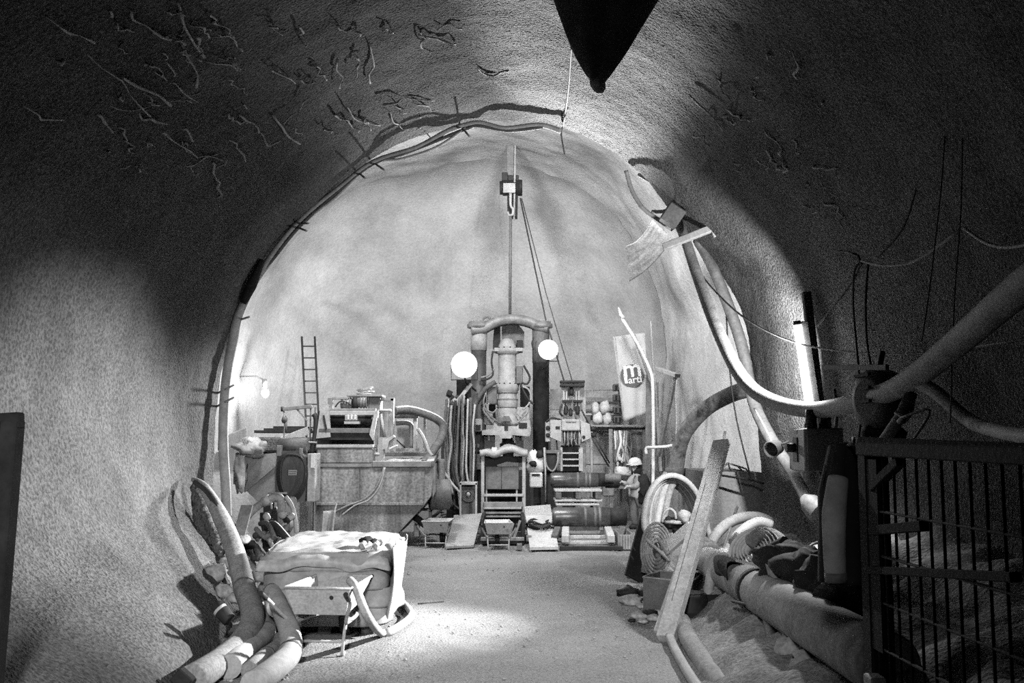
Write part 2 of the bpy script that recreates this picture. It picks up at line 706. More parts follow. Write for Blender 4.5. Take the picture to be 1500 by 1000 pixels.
M_WIRE = mat('sprayed_wire', .5, .3, 6, .9, 0, .4, 40, .2)
mb = MB()
SCR = [] + [[(252, 0), (265, 40), (275, 80), (283, 125)], [(265, 10), (280, 50), (300, 80)], [(190, 10), (205, 35), (245, 55)], [(108, 68), (150, 95), (185, 135), (215, 170)],
       [(175, 110), (205, 125), (250, 150)], [(140, 40), (180, 70), (235, 110)], [(133, 165), (150, 175), (165, 190)], [(155, 250), (175, 245), (188, 238)], [(235, 190), (255, 208), (285, 228), (325, 232)],
       [(250, 118), (268, 132), (285, 148)], [(395, 100), (415, 110), (430, 120)], [(415, 178), (435, 160), (455, 138)], [(345, 165), (365, 178), (378, 190)], [(380, 190), (390, 210), (405, 205)],
       [(300, 85), (330, 92), (348, 98)], [(200, 160), (215, 172), (240, 180)], [(395, 165), (410, 185), (435, 210)], [(270, 240), (290, 232), (318, 222)], [(310, 255), (320, 240), (330, 228)],
       [(490, 85), (500, 110), (498, 125)], [(540, 60), (545, 95), (540, 120)], [(560, 150), (590, 140), (640, 145)], [(160, 150), (185, 160), (210, 155)], [(640, 40), (660, 30), (678, 38)],
       [(505, 150), (520, 170), (555, 182)], [(60, 20), (95, 45), (130, 60)], [(30, 150), (60, 170), (85, 175)], [(700, 95), (720, 110), (745, 100)],
       [(1105, 115), (1125, 128), (1150, 135)], [(1120, 185), (1140, 205), (1150, 218)], [(1155, 295), (1185, 300), (1195, 310), (1215, 300)], [(1010, 135), (1040, 165), (1060, 190)], [(1165, 70), (1175, 95), (1172, 115)]]
for k in range(75):
    x, y = random.choice([(random.uniform(120, 380), random.uniform(60, 260)), (random.uniform(60, 330), random.uniform(5, 160)), (random.uniform(380, 620), random.uniform(30, 190)), (random.uniform(1020, 1220), random.uniform(60, 300))])
    a = random.uniform(.3, 1.1)
    n = random.choice((3, 4, 5))
    st = random.uniform(4, 14)
    ln = []
    for q in range(n):
        ln.append((x, y))
        a += random.uniform(-.5, .5)
        x += st * math.cos(a)
        y += st * math.sin(a)
    SCR.append(ln)
for ln in SCR:
    pts = [ceil_hit(*a) for a in ln]
    r = random.uniform(.006, .011)
    jit = []
    for i, p in enumerate(pts):
        jit.append(p + V((random.uniform(-.02, .02),) * 3))
        if i < len(pts) - 1:
            jit.append(p.lerp(pts[i + 1], .5) + V((random.uniform(-.05, .05), random.uniform(-.05, .05), random.uniform(-.03, .03))))
    mb.tube(jit, [r * random.uniform(.5, 1.9) for _ in jit], 5, 2)
solo('wire_remnants', mb, M_WIRE, 'tangle of concrete-crusted wire ends all over the tunnel roof', 'wire', kind='stuff')

# ------------------------------------------------------------------ lamps
t = thing('fluorescent_lamp', 'lit fluorescent tube lamp upright on the right tunnel wall', 'lamp', TUBE_B)
part('tube', MB().tube([TUBE_B, TUBE_T], .05, 12), M_TUBE, t)
d = (TUBE_T - TUBE_B).normalized()
part('housing', MB().beam(TUBE_B - d * .05 + V((.085, .05, 0)), TUBE_T + d * .05 + V((.085, .05, 0)), .1, .07, (0, 1, 0)), M_LSTEEL, t)
for e, s in ((TUBE_B, -1), (TUBE_T, 1)):
    part('end_cap', MB().tube([e + d * s * -.02, e + d * s * .05], .045, 10), M_DSTEEL, t)


def floodlight(c, aim, label, r):
    t = thing('floodlight', label, 'lamp', c)
    a = V(aim).normalized()
    part('lens', MB().lathe([(0, .1), (r * .6, .09), (r * .92, .06), (r * 1.03, .02), (r * 1.05, 0)], c, a, 20), M_GLOW, t)
    part('housing', MB().lathe([(r, -.01), (r * 1.02, -.03), (r * .95, -.1), (r * .6, -.2), (r * .25, -.24)], c, a, 20), M_DSTEEL, t)
    part('bracket', MB().tube([c + V((-r * 1.05, .05, 0)), c + V((-r * 1.05, .08, -r * 1.2)), c + V((r * 1.05, .08, -r * 1.2)), c + V((r * 1.05, .05, 0))], .012, 6), M_DSTEEL, t)
    return t


floodlight(LAMP_A, (-.02, -1, -.1), 'blazing round floodlight on the left column of the drill rig', .28)
floodlight(LAMP_B, (-.02, -1, -.08), 'blazing round floodlight on the right column of the drill rig', .22)
t = thing('site_lamp', 'small bright site lamp on the far left cavern wall', 'lamp', LAMP_C)
part('bulb', MB().lathe([(.02, .02), (.09, .06), (.1, .14), (.06, .22), (.01, .25)], LAMP_C + V((0, 0, -.12)), (.2, -.3, -1), 12), M_GLOW, t)
part('socket', MB().cyl(LAMP_C + V((0, 0, -.1)), LAMP_C + V((-.02, .03, .12)), .06, 10), M_LSTEEL, t)
part('arm', MB().tube([LAMP_C + V((-.02, .03, .1)), LAMP_C + V((-.25, .1, .2)), LAMP_C + V((-1.6, .3, .2))], .02, 6), M_LSTEEL, t)
for c, s, lab in ((LAMP_D, 1, 'work lamp tucked behind the right edge of the arch'), (LAMP_E, -1, 'work lamp tucked behind the left edge of the arch'), (LAMP_F, -1, 'work lamp under the cavern roof above the left of the arch'), (LAMP_G, 1, 'work lamp under the cavern roof above the right of the arch'), (LAMP_H, 1, 'unseen fill lamp added under the tunnel roof behind the viewpoint')):
    t = thing('unseen_lamp', lab, 'lamp', c)
    part('housing', MB().box(c + V((.1 * s, -.22, .05)), (.35, .2, .3)), M_DSTEEL, t)
    part('bracket', MB().tube([c + V((.1 * s, -.2, .1)), c + V((.4 * s, -.3, .3)), c + V((1.3 * s, -.4, .5))], .03, 6), M_DSTEEL, t)

# beam behind the fluorescent tube and bars on the right wall
solo('wall_post', MB().beam(P(1181, 428, 12.0), P(1206, 640, 11.8), .1, .09), M_DSTEEL, 'dark steel post just behind the lit fluorescent tube', 'post')
solo('steel_bar', MB().beam(P(1206, 538, 9.8), P(1300, 538, 8.6), .035, .05), M_DSTEEL, 'short dark bar jutting level from the right wall beside the tube', 'bar')

# ------------------------------------------------------------------ the big hose slung along the right wall and other lines
solo('sagging_hose', MB().pt([(990, 318, 14.9), (1003, 348, 14.6), (1022, 405, 14.1), (1050, 480, 13.2), (1087, 553, 12.4), (1132, 588, 11.7), (1200, 600, 10.6), (1290, 578, 9), (1345, 548, 8.2), (1410, 495, 7.4), (1500, 418, 6.3), (1620, 330, 5.4)],
     [.075, .075, .08, .085, .09, .09, .09, .095, .1, .105, .11, .11], 14, 6), M_HOSE, 'thick grey hose sagging in a long curve past the fluorescent tube', 'hose')
solo('branch_hose', MB().pt([(1335, 556, 8.3), (1368, 572, 8.1), (1415, 612, 7.8), (1450, 628, 7.4), (1520, 640, 6.6), (1650, 640, 5.6)], .055, 10, 5), M_HOSEL, 'thinner hose dropping away from under the big sagging hose', 'hose')
solo('arch_foot_hose', MB().pt([(1022, 350, 15.0), (1048, 400, 14.9), (1085, 500, 14.6), (1103, 585, 14.2), (1128, 640, 13.6), (1160, 690, 13), (1185, 735, 12.3), (1195, 745, 12)], [.085] * 5 + [.075] * 3, 12, 5), M_STEEL,
     'straight grey hose running down behind the switch box', 'hose')
solo('elbow_hose', MB().pt([(1112, 566, 15.6), (1070, 578, 16.2), (1030, 602, 16.8), (1000, 640, 17.2), (990, 690, 17.3)], .13, 14, 6), M_PATCHY, 'fat dark patchy hose arching down beside the coils', 'hose')
solo('hose_coupling', MB().lathe([(.14, 0), (.16, .02), (.15, .2), (.17, .22), (.17, .3), (.14, .32)], P(989, 712, 17.3), (0, 0, 1), 16), M_MSTEEL, 'grey coupling at the lower end of the fat arching hose', 'coupling')
solo('funnel', MB().lathe([(.05, 0), (.12, .1), (.15, .25), (.155, .26)], P(1176, 728, 11.9), (.55, -.55, -.6), 16), M_MSTEEL, 'grey funnel cup at the lower end of the straight hose', 'funnel')
for k, (pts, r, m, lab) in enumerate([
    ([(1012, 380, 14.6), (1040, 418, 14), (1090, 465, 13), (1160, 500, 11.9), (1250, 516, 10.4), (1350, 518, 8.8), (1430, 508, 7.8), (1510, 495, 6.8)], .012, M_HOSED, 'thin cable sagging across the lit fluorescent tube'),
    ([(1020, 322, 14.4), (1060, 318, 13.5), (1110, 300, 12.6), (1150, 262, 11.8), (1200, 205, 11), (1280, 135, 10), (1362, 64, 9)], .014, M_HOSE, 'grey cable running up the right roof from the bracket'),
    ([(1262, 382, 9.4), (1300, 389, 9), (1345, 380, 8.6), (1405, 338, 8.1)], .014, M_HOSEL, 'pale cable hanging in a bow high on the dark right wall'),
    ([(1412, 334, 8.1), (1445, 356, 7.7), (1480, 362, 7.3), (1530, 352, 6.8)], .014, M_HOSEL, 'pale cable hanging beyond the bow near the frame edge'),
    ([(1266, 384, 9.5), (1252, 395, 9.6), (1250, 450, 9.8), (1256, 520, 9.8), (1262, 600, 9.6), (1255, 660, 9.4)], .012, M_RUBBER, 'black cable hanging straight down the right wall'),
    ([(1272, 384, 9.4), (1268, 440, 9.4), (1270, 500, 9.3), (1276, 535, 9.2)], .012, M_RUBBER, 'black cable hanging down to the dark motor'),
    ([(1218, 366, 10.2), (1262, 386, 9.5), (1198, 478, 10.8)], .012, M_RUBBER, 'black cable bent from the bow knot to the steel post'),
    ([(1388, 120, 8), (1380, 260, 8), (1362, 420, 8), (1350, 500, 8)], .006, M_RUBBER, 'left of two black cables hanging in the dark right corner'),
    ([(1410, 150, 7.8), (1408, 300, 7.8), (1398, 440, 7.8), (1392, 620, 7.8)], .006, M_RUBBER, 'right of two black cables hanging in the dark right corner'),
    ([(1063, 440, 14.8), (1068, 530, 14.8), (1078, 610, 14.8), (1098, 692, 14.8)], .012, M_RUBBER, 'thin black line hanging in the bright right recess'),
    ([(1348, 250, 8.8), (1325, 330, 9), (1285, 378, 9.3)], .01, M_HOSED, 'faint thin cable climbing from the bow knot'),
    ([(1320, 612, 8.3), (1362, 600, 8), (1340, 640, 8.2), (1312, 672, 8.4)], .012, M_RUBBER, 'black cable looping under the branch hose'),
    ([(838, 60, 11.5), (833, 130, 13), (826, 180, 14.7), (822, 195, 14.9), (827, 226, 15.1)], .014, M_HOSED, 'thin cable running along the roof to the arch crown'),
]):
    solo('cable', MB().pt(pts, r, 6, 4), m, lab, 'cable')

# T-shaped bracket, sheeting and bent rods at the right spring of the arch
t = thing('roof_bracket', 'pale T-shaped bracket under the roof where the big hose hangs', 'bracket', P(1010, 350, 14.3))
part('arm', MB().beam(P(972, 362, 14.5), P(1046, 333, 14.1), .09, .1), M_LSTEEL, t)
part('cross_plate', MB().beam(P(1044, 326, 14.1), P(1051, 346, 14.1), .06, .12), M_LSTEEL, t)
part('block', MB().box(P(985, 316, 14.5), (.28, .22, .3), Matrix.Rotation(.6, 3, 'Y')), M_MSTEEL, t)
solo('bent_hose', MB().pt([(917, 250, 15.2), (926, 280, 15.2), (942, 305, 15.1), (965, 322, 15), (985, 336, 14.9)], .035, 8, 5), M_HOSEL, 'thin pale hose curving down to the roof bracket', 'hose')
solo('bent_strip', MB().pt([(935, 255, 15.3), (962, 272, 15.2), (980, 292, 15), (976, 308, 14.9), (955, 310, 15)], .03, 8, 5), M_HOSEL, 'thin pale strip bent over above the roof bracket', 'strip')


def frill(u, v):
    a = P(956, 322, 17.3).lerp(P(985, 350, 17.2), u)
    b = P(917, 360, 17.6).lerp(P(922, 412, 17.8), u)
    p = a.lerp(b, v)
    return p + V((0, .006, .003)) * noise.noise(V((u * 9, v * 3, 0))) + V((0, 0, -.25)) * math.sin(v * PI) * .4


solo('membrane_scrap', MB().sheet(frill, 30, 10, .01), M_HOSE, 'pale frayed membrane fanned out at the right spring of the arch', 'membrane')

# bundle of service lines pinned round the left edge of the arch
LINES = [([(333, 790), (331, 720), (327, 640), (331, 560), (341, 500), (352, 455), (388, 388), (436, 326), (500, 272), (547, 237), (610, 216), (655, 192), (681, 183), (705, 180), (740, 188), (790, 183), (822, 192)], .075, .04, M_HOSEL, 'grey hose fixed round the left side of the arch'),
         ([(346, 462), (362, 425), (395, 385), (440, 330), (505, 272), (548, 239), (600, 222), (680, 190), (700, 184), (745, 191), (795, 186)], .03, .03, M_HOSED, 'dark hose running beside the grey hose round the arch'),
         ([(350, 458), (375, 415), (437, 333), (490, 290), (545, 240), (590, 232), (640, 215), (682, 187)], .02, .02, M_HOSEL, 'thin pale hose sagging lowest along the arch edge')]
for pts, r0, r1, m, lab in LINES:
    q = [(x, y, 14.85 - .05 * i / len(pts)) for i, (x, y) in enumerate(pts)]
    solo('arch_hose', MB().pt(q, [r0 + (r1 - r0) * min(1, max(0, (i - 4) / 3)) for i in range(len(q))], 8, 5), m, lab, 'hose')
PEGS = [((352, 466), (383, 441)), ((346, 470), (365, 464)), ((316, 577), (342, 564)), ((316, 596), (342, 582)), ((428, 328), (452, 327)), ((428, 330), (449, 338)), ((544, 236), (563, 249)), ((671, 181), (688, 200)), ((524, 252), (535, 261))]
PINS = []
for (a, b) in PEGS[1:]:
    PINS.append(solo('anchor_pin', MB().tube([P(*a, 15.05), P(*b, 14.55)], .016, 6), M_LSTEEL, 'short steel pin holding the lines to the arch edge', 'pin', 'pins along the arch edge'))
label_row(PINS, '%s steel pin, counted from the left foot, along the arch edge')
solo('foam_strip', MB().pt([(356, 444, 14.7), (368, 418, 14.7), (384, 380, 14.7)], [.05, .085, .045], 8, 4), M_BLACK, 'black foam strip wedged behind the hoses high on the left arch', 'strip')

# folded ventilation bag hanging from the roof
mb = MB()
top = P(888, -40, 9.2)
tip = P(876, 126, 9.2)


def bag(u, v):
    a = 2 * PI * u
    w = (1 - v) ** .8
    c = top.lerp(tip, v)
    k = 1 + .16 * math.cos(3 * a + 1.0 + v) + .08 * math.cos(7 * a + 3 * v)
    return c + V((math.cos(a) * (.5 * w + .05) * k, math.sin(a) * (.28 * w + .04) * k, .05 * math.cos(2 * a) * v))


mb.sheet(bag, 40, 20, .012)
t = thing('ventilation_bag', 'dark folded canvas air duct hanging to a point from the roof', 'duct', tip)
part('canvas', mb, mat('dark_canvas', .05, .5, 4, .8, 0, .4, 20), t)
part('tip', MB().blob(tip + V((0, 0, .06)), (.085, .07, .12), .2, 2, 10, 7, 3), mat('grey_canvas', .16, .3, 4, .8, 0, .3, 20), t)
part('hanging_strap', MB().tube([top, top + V((0, .2, .9))], .03, 6), M_BLACK, t)

# ------------------------------------------------------------------ left foreground
t = thing('site_gate', 'dark timber gate frame at the left edge of the tunnel', 'gate', (-3.05, 6.0, 0))
part('post', MB().beam((-3.07, 6, -.02), (-3.0, 6, 2.12), .1, .12), M_GATE, t)
part('post', MB().beam((-3.32, 6.02, -.02), (-3.26, 6.02, 2.0), .04, .06), M_DSTEEL, t)
part('top_rail', MB().beam((-3.9, 6, 2.06), (-2.95, 6, 2.12), .1, .1), M_GATE, t)
part('lower_rail', MB().beam((-3.9, 6.01, .7), (-3.02, 6.01, .72), .06, .08), M_DSTEEL, t)
part('latch', MB().tube([(-3.2, 5.9, 1.52), (-3.1, 5.86, 1.5), (-3.1, 5.86, 1.35), (-3.2, 5.9, 1.3)], .02, 6), M_DSTEEL, t)

big = [
    ([(283, 702, 13.2), (300, 716, 12.8), (325, 760, 12.2), (345, 810, 11.6), (358, 860, 11.0), (370, 900, 10.2), (358, 935, 9.5), (325, 975, 8.8), (280, 1020, 8.1)], [.03, .07, .1, .11] + [.118] * 5, M_HOSE, 'fat dusty hose snaking down the left wall, outermost of the bundle'),
    ([(365, 888, 11.4), (385, 905, 10.8), (388, 930, 10.1), (365, 960, 9.4), (335, 1000, 8.6)], .105, M_HOSEL, 'fat pale hose curled just inside the outermost hose'),
    ([(398, 866, 10.5), (410, 890, 10.0), (424, 925, 9.5), (425, 955, 9.1), (405, 985, 8.6), (370, 1020, 8.0)], [.09, .09, .1, .105, .105, .105], M_HOSEL, 'pale hose with an open end beside the wheelbarrow'),
    ([(412, 935, 9.9), (408, 955, 9.6), (390, 975, 9.2), (365, 1000, 8.6)], .075, M_HOSE, 'thin grey hose emerging under the open-ended hose'),
]
for pts, r, m, lab in big:
    q = []
    for i, (x, y, Y) in enumerate(pts):
        p = P(x, y, Y)
        p.z = max(p.z, (r if not isinstance(r, list) else r[i]) + .0)
        q.append(p)
    t = thing('slurry_hose', lab, 'hose', q[-1] - V((0, 0, q[-1].z)))
    part('hose', MB().tube(q, r, 14, 7), m, t)
    rr = r if not isinstance(r, list) else r[len(q) // 2]
    k = len(q) // 2
    dd = (q[k] - q[k - 1]).normalized()
    b = q[k - 1].lerp(q[k], .99)
    part('clamp_ring', MB().tube([b - dd * .015, b + dd * .015], rr * 1.05, 14), M_MSTEEL, t)
tn = thing('open_sleeve', 'white cuff fitted round the open hose end by the wheelbarrow', 'sleeve', P(398, 885, 10.4))
part('cuff', MB().lathe([(.105, 0), (.11, .02), (.11, .2), (.095, .21), (.092, .05)], P(407, 890, 10.1), (P(397, 864, 10.55) - P(407, 890, 10.1)), 16), M_WHITE, tn)

solo('dark_strap', MB().pt([(287, 706, 13.0), (310, 728, 12.5), (335, 778, 12), (352, 832, 11.6), (365, 862, 11.3)], .045, 6, 5), M_RUBBER, 'flat dark strap lying along the outermost hose', 'strap')
solo('crust_slab', MB().sheet(lambda u, v: P(286, 704, 13.35).lerp(P(328, 800, 12.6), v) + V((-.03 - .13 * u * math.sin(v * PI), .06, -.2 * u)) + V((.03, .05, .02)) * noise.noise(V((u * 4, v * 14, 0))), 8, 24, .07), M_SHOT, 'crusted concrete slab peeling off behind the outermost hose', 'slab')
t = thing('metal_can', 'small dented can lying on the left bank', 'can', P(326, 902, 9.6))
a, b = P(316, 886, 9.3), P(341, 913, 9.25)
part('body', MB().lathe([(.06, 0), (.066, .005), (.066, .19), (.06, .2)], a, b - a, 14), M_DSTEEL, t)
part('band', MB().lathe([(.068, .05), (.069, .052), (.069, .075), (.068, .077)], a, b - a, 14), M_LSTEEL, t)
solo('dark_tile', MB().box(P(268, 994, 8.0), (.14, .1, .12), Matrix.Rotation(.7, 3, 'Y')), M_DSTEEL, 'small dark square block at the bottom edge among the hoses', 'block')
t = thing('grab_lance', 'grey board leaning on the left wall foot behind the hoses', 'board', P(352, 800, 13))
part('board', MB().beam(P(345, 805, 13.2), P(362, 740, 13.6), .16, .03), M_MSTEEL, t)
LROCK = []
for i, (x, y, Y, s) in enumerate([(318, 838, 11.8, .14), (336, 822, 12.2, .12), (350, 838, 12, .13), (380, 842, 12, .12), (330, 865, 11.2, .11), (345, 876, 11, .09), (357, 790, 13.2, .09)]):
    p = P(x, y, Y)
    LROCK.append(solo('rock', MB().blob((p.x, Y, max(.05, p.z)), (s, s * .8, s * .7), .3, 1.6, 9, 6, i), M_STONE, 'broken rock among the hoses at the foot of the left wall', 'rock', 'rocks by the left wall'))
label_row(LROCK, '%s broken rock from the left among the hoses at the left wall')

# wrapped pallet of sacks
t = thing('wrapped_pallet', 'pale plastic-wrapped stack of sacks behind the near wheelbarrow', 'pallet', (-2.0, 10.9, 0))
XL, XR, YF, YK = -2.62, -1.28, 10.45, 12.1


def stack(z0, z1, seed, bulge):
    def fn(u, v):
        a = 2 * PI * u
        ca, sa = math.cos(a), math.sin(a)
        e = .35
        x = math.copysign(abs(ca) ** e, ca)
        y = math.copysign(abs(sa) ** e, sa)
        z = z0 + (z1 - z0) * v
        k = 1 + bulge * math.sin(v * PI) - bulge
        p = V(((XL + XR) / 2 + x * (XR - XL) / 2 * k, (YF + YK) / 2 + y * (YK - YF) / 2 * k, z))
        return p + V((ca, sa, 0)) * (noise.noise(p * 2.6 + V((seed, 0, 0))) * .1 + noise.noise(p * 8) * .02)
    return fn


M_SACK = mat('grey_sacks', .33, .45, 2.2, .6, 0, .4, 10, .2, spec=.4)
for k in range(4):
    mb = MB().sheet(stack(.1 + .185 * k, .1 + .185 * (k + 1) + .012, k * .4, .01), 56, 8, .01)
    part('sack_layer', mb, M_SACK, t)


def cover(u, v):
    x = XL - .02 + (XR - XL + .04) * u
    y = YF - .03 + (YK - YF + .06) * v
    e = min(u, 1 - u, v, 1 - v)
    z = .84 + .055 * noise.noise(V((x * 2.2, y * 2.2, 2))) + .03 * noise.noise(V((x * 6, y * 6, 0)))
    z += .07 * v - (.16 if e < .02 else .05 if e < .05 else 0)
    return V((x, y, z))


part('plastic_cover', MB().sheet(cover, 44, 44, .012), M_BAG, t)


def drape(u, v):
    y = YF - .03 + 1.2 * u
    return V((XR + .05 + .04 * math.sin(u * 9 + v * 3) - .05 * v, y, .9 - .72 * v + .03 * math.sin(u * 14)))


part('side_film', MB().sheet(drape, 16, 12, .01), M_BAG, t)
for x in (-2.4, -1.95, -1.5):
    part('pallet_block', MB().box((x, 10.7, .05), (.14, .25, .1)), M_WOODD, t)
part('pallet_board', MB().box((-1.95, 11.3, .09), (1.2, 1.3, .02)), M_WOODD, t)
t = thing('work_gloves', 'dark pair of crumpled gloves on top of the wrapped sacks', 'gloves', P(545, 795, 10.9))
for k, (x, y) in enumerate([(537, 792), (549, 796)]):
    c = P(x, y, 10.85)
    c.z = max(c.z, .9)
    part('glove', MB().blob(c, (.075, .09, .05), .35, 2, 10, 7, k), M_BLACK if k == 0 else M_DSTEEL, t)
solo('crumpled_paper', MB().sheet(lambda u, v: V((-1.58 + .2 * u, 10.36 + .22 * v, .905 + .05 * math.sin(u * 9) * math.cos(v * 7) + .01)), 8, 8, .008), M_WHITE, 'crumpled white paper at the front corner of the wrapped sacks', 'paper')


# wheelbarrow: local frame, back towards -y, then set down in its place
def wheelbarrow(label, loc, rz, s=1.0):
    t = thing('wheelbarrow', label, 'wheelbarrow', (0, 0, 0), 'wheelbarrows')
    t['label'] = label

    def ring(w0, w1, y0, y1, z):
        return [V((-w0 / 2, y0, z)), V((w0 / 2, y0, z)), V((w1 / 2, y1, z)), V((-w1 / 2, y1, z))]
    o1, o0 = ring(.64, .58, -.42, .5, .62), ring(.5, .4, -.32, .22, .36)
    i1, i0 = ring(.62, .56, -.41, .49, .622), ring(.48, .38, -.31, .21, .375)
    mb = MB()
    mb.add(o1 + o0 + i1 + i0, [[0, 1, 5, 4], [1, 2, 6, 5], [2, 3, 7, 6], [3, 0, 4, 7], [4, 5, 6, 7], [8, 12, 13, 9], [9, 13, 14, 10], [10, 14, 15, 11], [11, 15, 12, 8], [12, 15, 14, 13],
                              [0, 8, 9, 1], [1, 9, 10, 2], [2, 10, 11, 3], [3, 11, 8, 0]])
    part('tray', mb, M_BARROW, t)
    part('rim', MB().tube(o1, .014, 8, 0, True), M_BARROW, t)
    for sx in (-1, 1):
        h = part('handle', MB().tube([(sx * .05, .62, .22), (sx * .2, .25, .27), (sx * .26, -.3, .29), (sx * .3, -.45, .36), (sx * .38, -.62, .52), (sx * .39, -.72, .57)], .019, 8, 4), M_BARROW, t)
        part('grip', MB().tube([(sx * .389, -.71, .565), (sx * .395, -.83, .63)], .024, 8), M_RUBBER, h)
        part('leg', MB().tube([(sx * .26, -.12, .29), (sx * .25, -.3, .29), (sx * .235, -.36, .02), (sx * .235, -.3, .015)], .017, 8, 3), M_BARROW, t)
    part('crossbar', MB().tube([(-.238, -.35, .12), (.238, -.35, .12)], .014, 8), M_BARROW, t)
    w = part('wheel', MB().lathe([(.13, -.035), (.175, -.045), (.19, -.02), (.19, .02), (.175, .045), (.13, .035)], (0, .62, .19), (1, 0, 0), 20), M_RUBBER, t)
    part('wheel_hub', MB().lathe([(.03, -.06), (.13, -.03), (.13, .03), (.03, .06)], (0, .62, .19), (1, 0, 0), 14), M_STEEL, w)
    part('bolt', MB().lathe([(.02, 0), (.018, .015)], (.13, -.385, .53), (0, -1, .3), 8), M_DSTEEL, t)
    t.location = loc
    t.rotation_euler = (0, 0, rz)
    t.scale = (s, s, s)
    return t


M_BARROW = mat('dusty_barrow_paint', .42, .2, 5, .65, 0, .2, 40, .2)
wb = wheelbarrow('empty grey wheelbarrow in front of the wrapped sacks', (-1.78, 9.95, 0), -.12)
for (lab, x, y, rz) in (('small wheelbarrow parked before the drill frame, seen from behind', 729, 806, .05), ('small wheelbarrow beside the left ramp plate', 640, 803, -.1)):
    c = copy_tree(wb)
    c['label'] = lab
    g = G(x, y)
    c.location = (g.x, g.y + .3, 0)
    c.rotation_euler = (0, 0, rz)
    c.scale = (.8, .8, .8)
solo('bent_pipe', MB().tube([P(513, 850, 9.75), P(522, 862, 9.6), P(537, 900, 9.5), G(558, 934) + V((0, 0, .05)), G(575, 930) + V((0, 0, .05)), G(600, 912) + V((0, 0, .05)), G(600, 900) + V((0, 0, .05)), G(583, 882) + V((0, 0, .05))], .042, 10, 5), M_BARROW,
     'bent grey tube hooked on the barrow rim and curving over the floor', 'tube')
solo('stick', MB().tube([G(612, 885) + V((0, 0, .01)), G(650, 882) + V((0, 0, .01))], .008, 5), M_WOODD, 'thin stick lying on the open floor', 'stick')

# ------------------------------------------------------------------ raise drill rig (centre)
def bolts(parent, c, R, n, r, h, m, d=(0, 0, 1)):
    d = V(d).normalized()
    u = d.orthogonal().normalized()
    w = d.cross(u)
    for k in range(n):
        a = 2 * PI * k / n
        p = V(c) + (u * math.cos(a) + w * math.sin(a)) * R
        part('bolt', MB().lathe([(r, 0), (r, h), (r * .6, h + .005)], p, d, 6, False), m, parent)


Y = 24.0
rg = thing('raise_drill', 'tall drill rig with two columns and an arched yoke in the cavern', 'drill rig', (P(745, 640, Y).x, Y + .3, 0))
part('base_frame', MB().pb(686, 690, 792, 772, Y, 1.2).pb(676, 700, 690, 772, Y + .1, .9), M_DSTEEL, rg)
zt, zb = P(0, 478, Y).z, P(0, 692, Y).z
cl, cr = P(700.5, 600, Y).x, P(793, 600, Y).x
lc = part('left_column', MB().cyl((cl, Y + .3, 0), (cl, Y + .3, zt), .185, 20), mat('column_steel', .055, .5, 2.5, .5, .2, .2, 20), rg)
part('upper_sleeve', MB().cyl((cl, Y + .3, P(0, 512, Y).z), (cl, Y + .3, zt), .2, 20), M_LSTEEL, lc)
rc = part('right_column', MB().cyl((cr, Y + .3, 0), (cr, Y + .3, zt), .2, 20), M_GATE, rg)
part('upper_sleeve', MB().cyl((cr, Y + .3, P(0, 530, Y).z), (cr, Y + .3, zt), .21, 20), M_MSTEEL, rc)
for cx, col in ((cl, lc), (cr, rc)):
    part('column_flange', MB().lathe([(.22, 0), (.29, .02), (.29, .1), (.25, .13), (.25, .17), (.2, .18)], (cx, Y + .3, zt - .02), (0, 0, 1), 20), M_STEEL, rg)
    bolts(rg, (cx, Y + .3, zt + .15), .22, 8, .025, .03, M_LSTEEL)
yk = [P(690, 482, Y), P(706, 480, Y), P(718, 474, Y), P(732, 468, Y), P(748, 466, Y), P(764, 467, Y), P(778, 471, Y), P(790, 477, Y), P(803, 479, Y)]
part('yoke', MB().sweep([p + V((0, .3, 0)) for p in spline(yk, [0] * 9, 4)[0]], [(-.22, -.11), (.22, -.11), (.24, 0), (.22, .11), (-.22, .11), (-.24, 0)], (0, 0, 1)), M_STEEL, rg)
for (x, y) in ((713, 468), (769, 468)):
    c = P(x, y, Y)
    part('lifting_eye', MB().tube([c + V((.09 * math.cos(a), .2, .09 * math.sin(a))) for a in [i * PI / 5 for i in range(10)]], .025, 6, 0, True), M_MSTEEL, rg)
part('back_plate', MB().pp([(735, 478), (742, 474), (760, 476), (768, 486), (768, 509), (735, 509)], Y + .55, .08), M_MSTEEL, rg)
part('side_plate', MB().pp([(724, 478), (733, 478), (733, 511), (722, 511), (722, 500)], Y + .5, .1), M_DSTEEL, rg)
part('valve', MB().pb(757, 498, 766, 510, Y + .3, .2), M_DSTEEL, rg)
cx = P(743, 560, Y).x
cy = Y + .3
Z = lambda y: P(0, y, Y).z
S = Y / FPX


def lz(prof):       # (radius px, y px) pairs to (radius m, height m)
    return [(r * S, Z(y)) for r, y in prof]


dm = part('drive_motor', MB().lathe(lz([(0, 493), (8, 495), (11, 500), (13, 505), (14, 508), (20, 509), (20, 515), (14, 517), (13.5, 520), (13.5, 560), (17.5, 562), (17.5, 570), (15, 573), (14, 575), (14, 583), (15.5, 586), (15.5, 592), (14.5, 594), (14.5, 597), (16, 600), (16, 606), (17, 609), (20, 618), (20, 625)]), (cx, cy, 0), (0, 0, 1), 28), M_LSTEEL, rg)
bolts(dm, (cx, cy, Z(510)), 17.5 * S, 12, .022, .04, M_DSTEEL)
bolts(dm, (cx, cy, Z(563)), 16 * S, 12, .022, .04, M_DSTEEL)
for y in (574, 584.5, 595.5):
    part('ring', MB().lathe(lz([(14.8, y - 1.4), (16, y - .7), (16, y + .7), (14.8, y + 1.4)]), (cx, cy, 0), (0, 0, 1), 24), M_STEEL, dm)
part('top_plate', MB().pb(724, 509, 766, 514.5, Y + .05, .5), M_LSTEEL, rg)
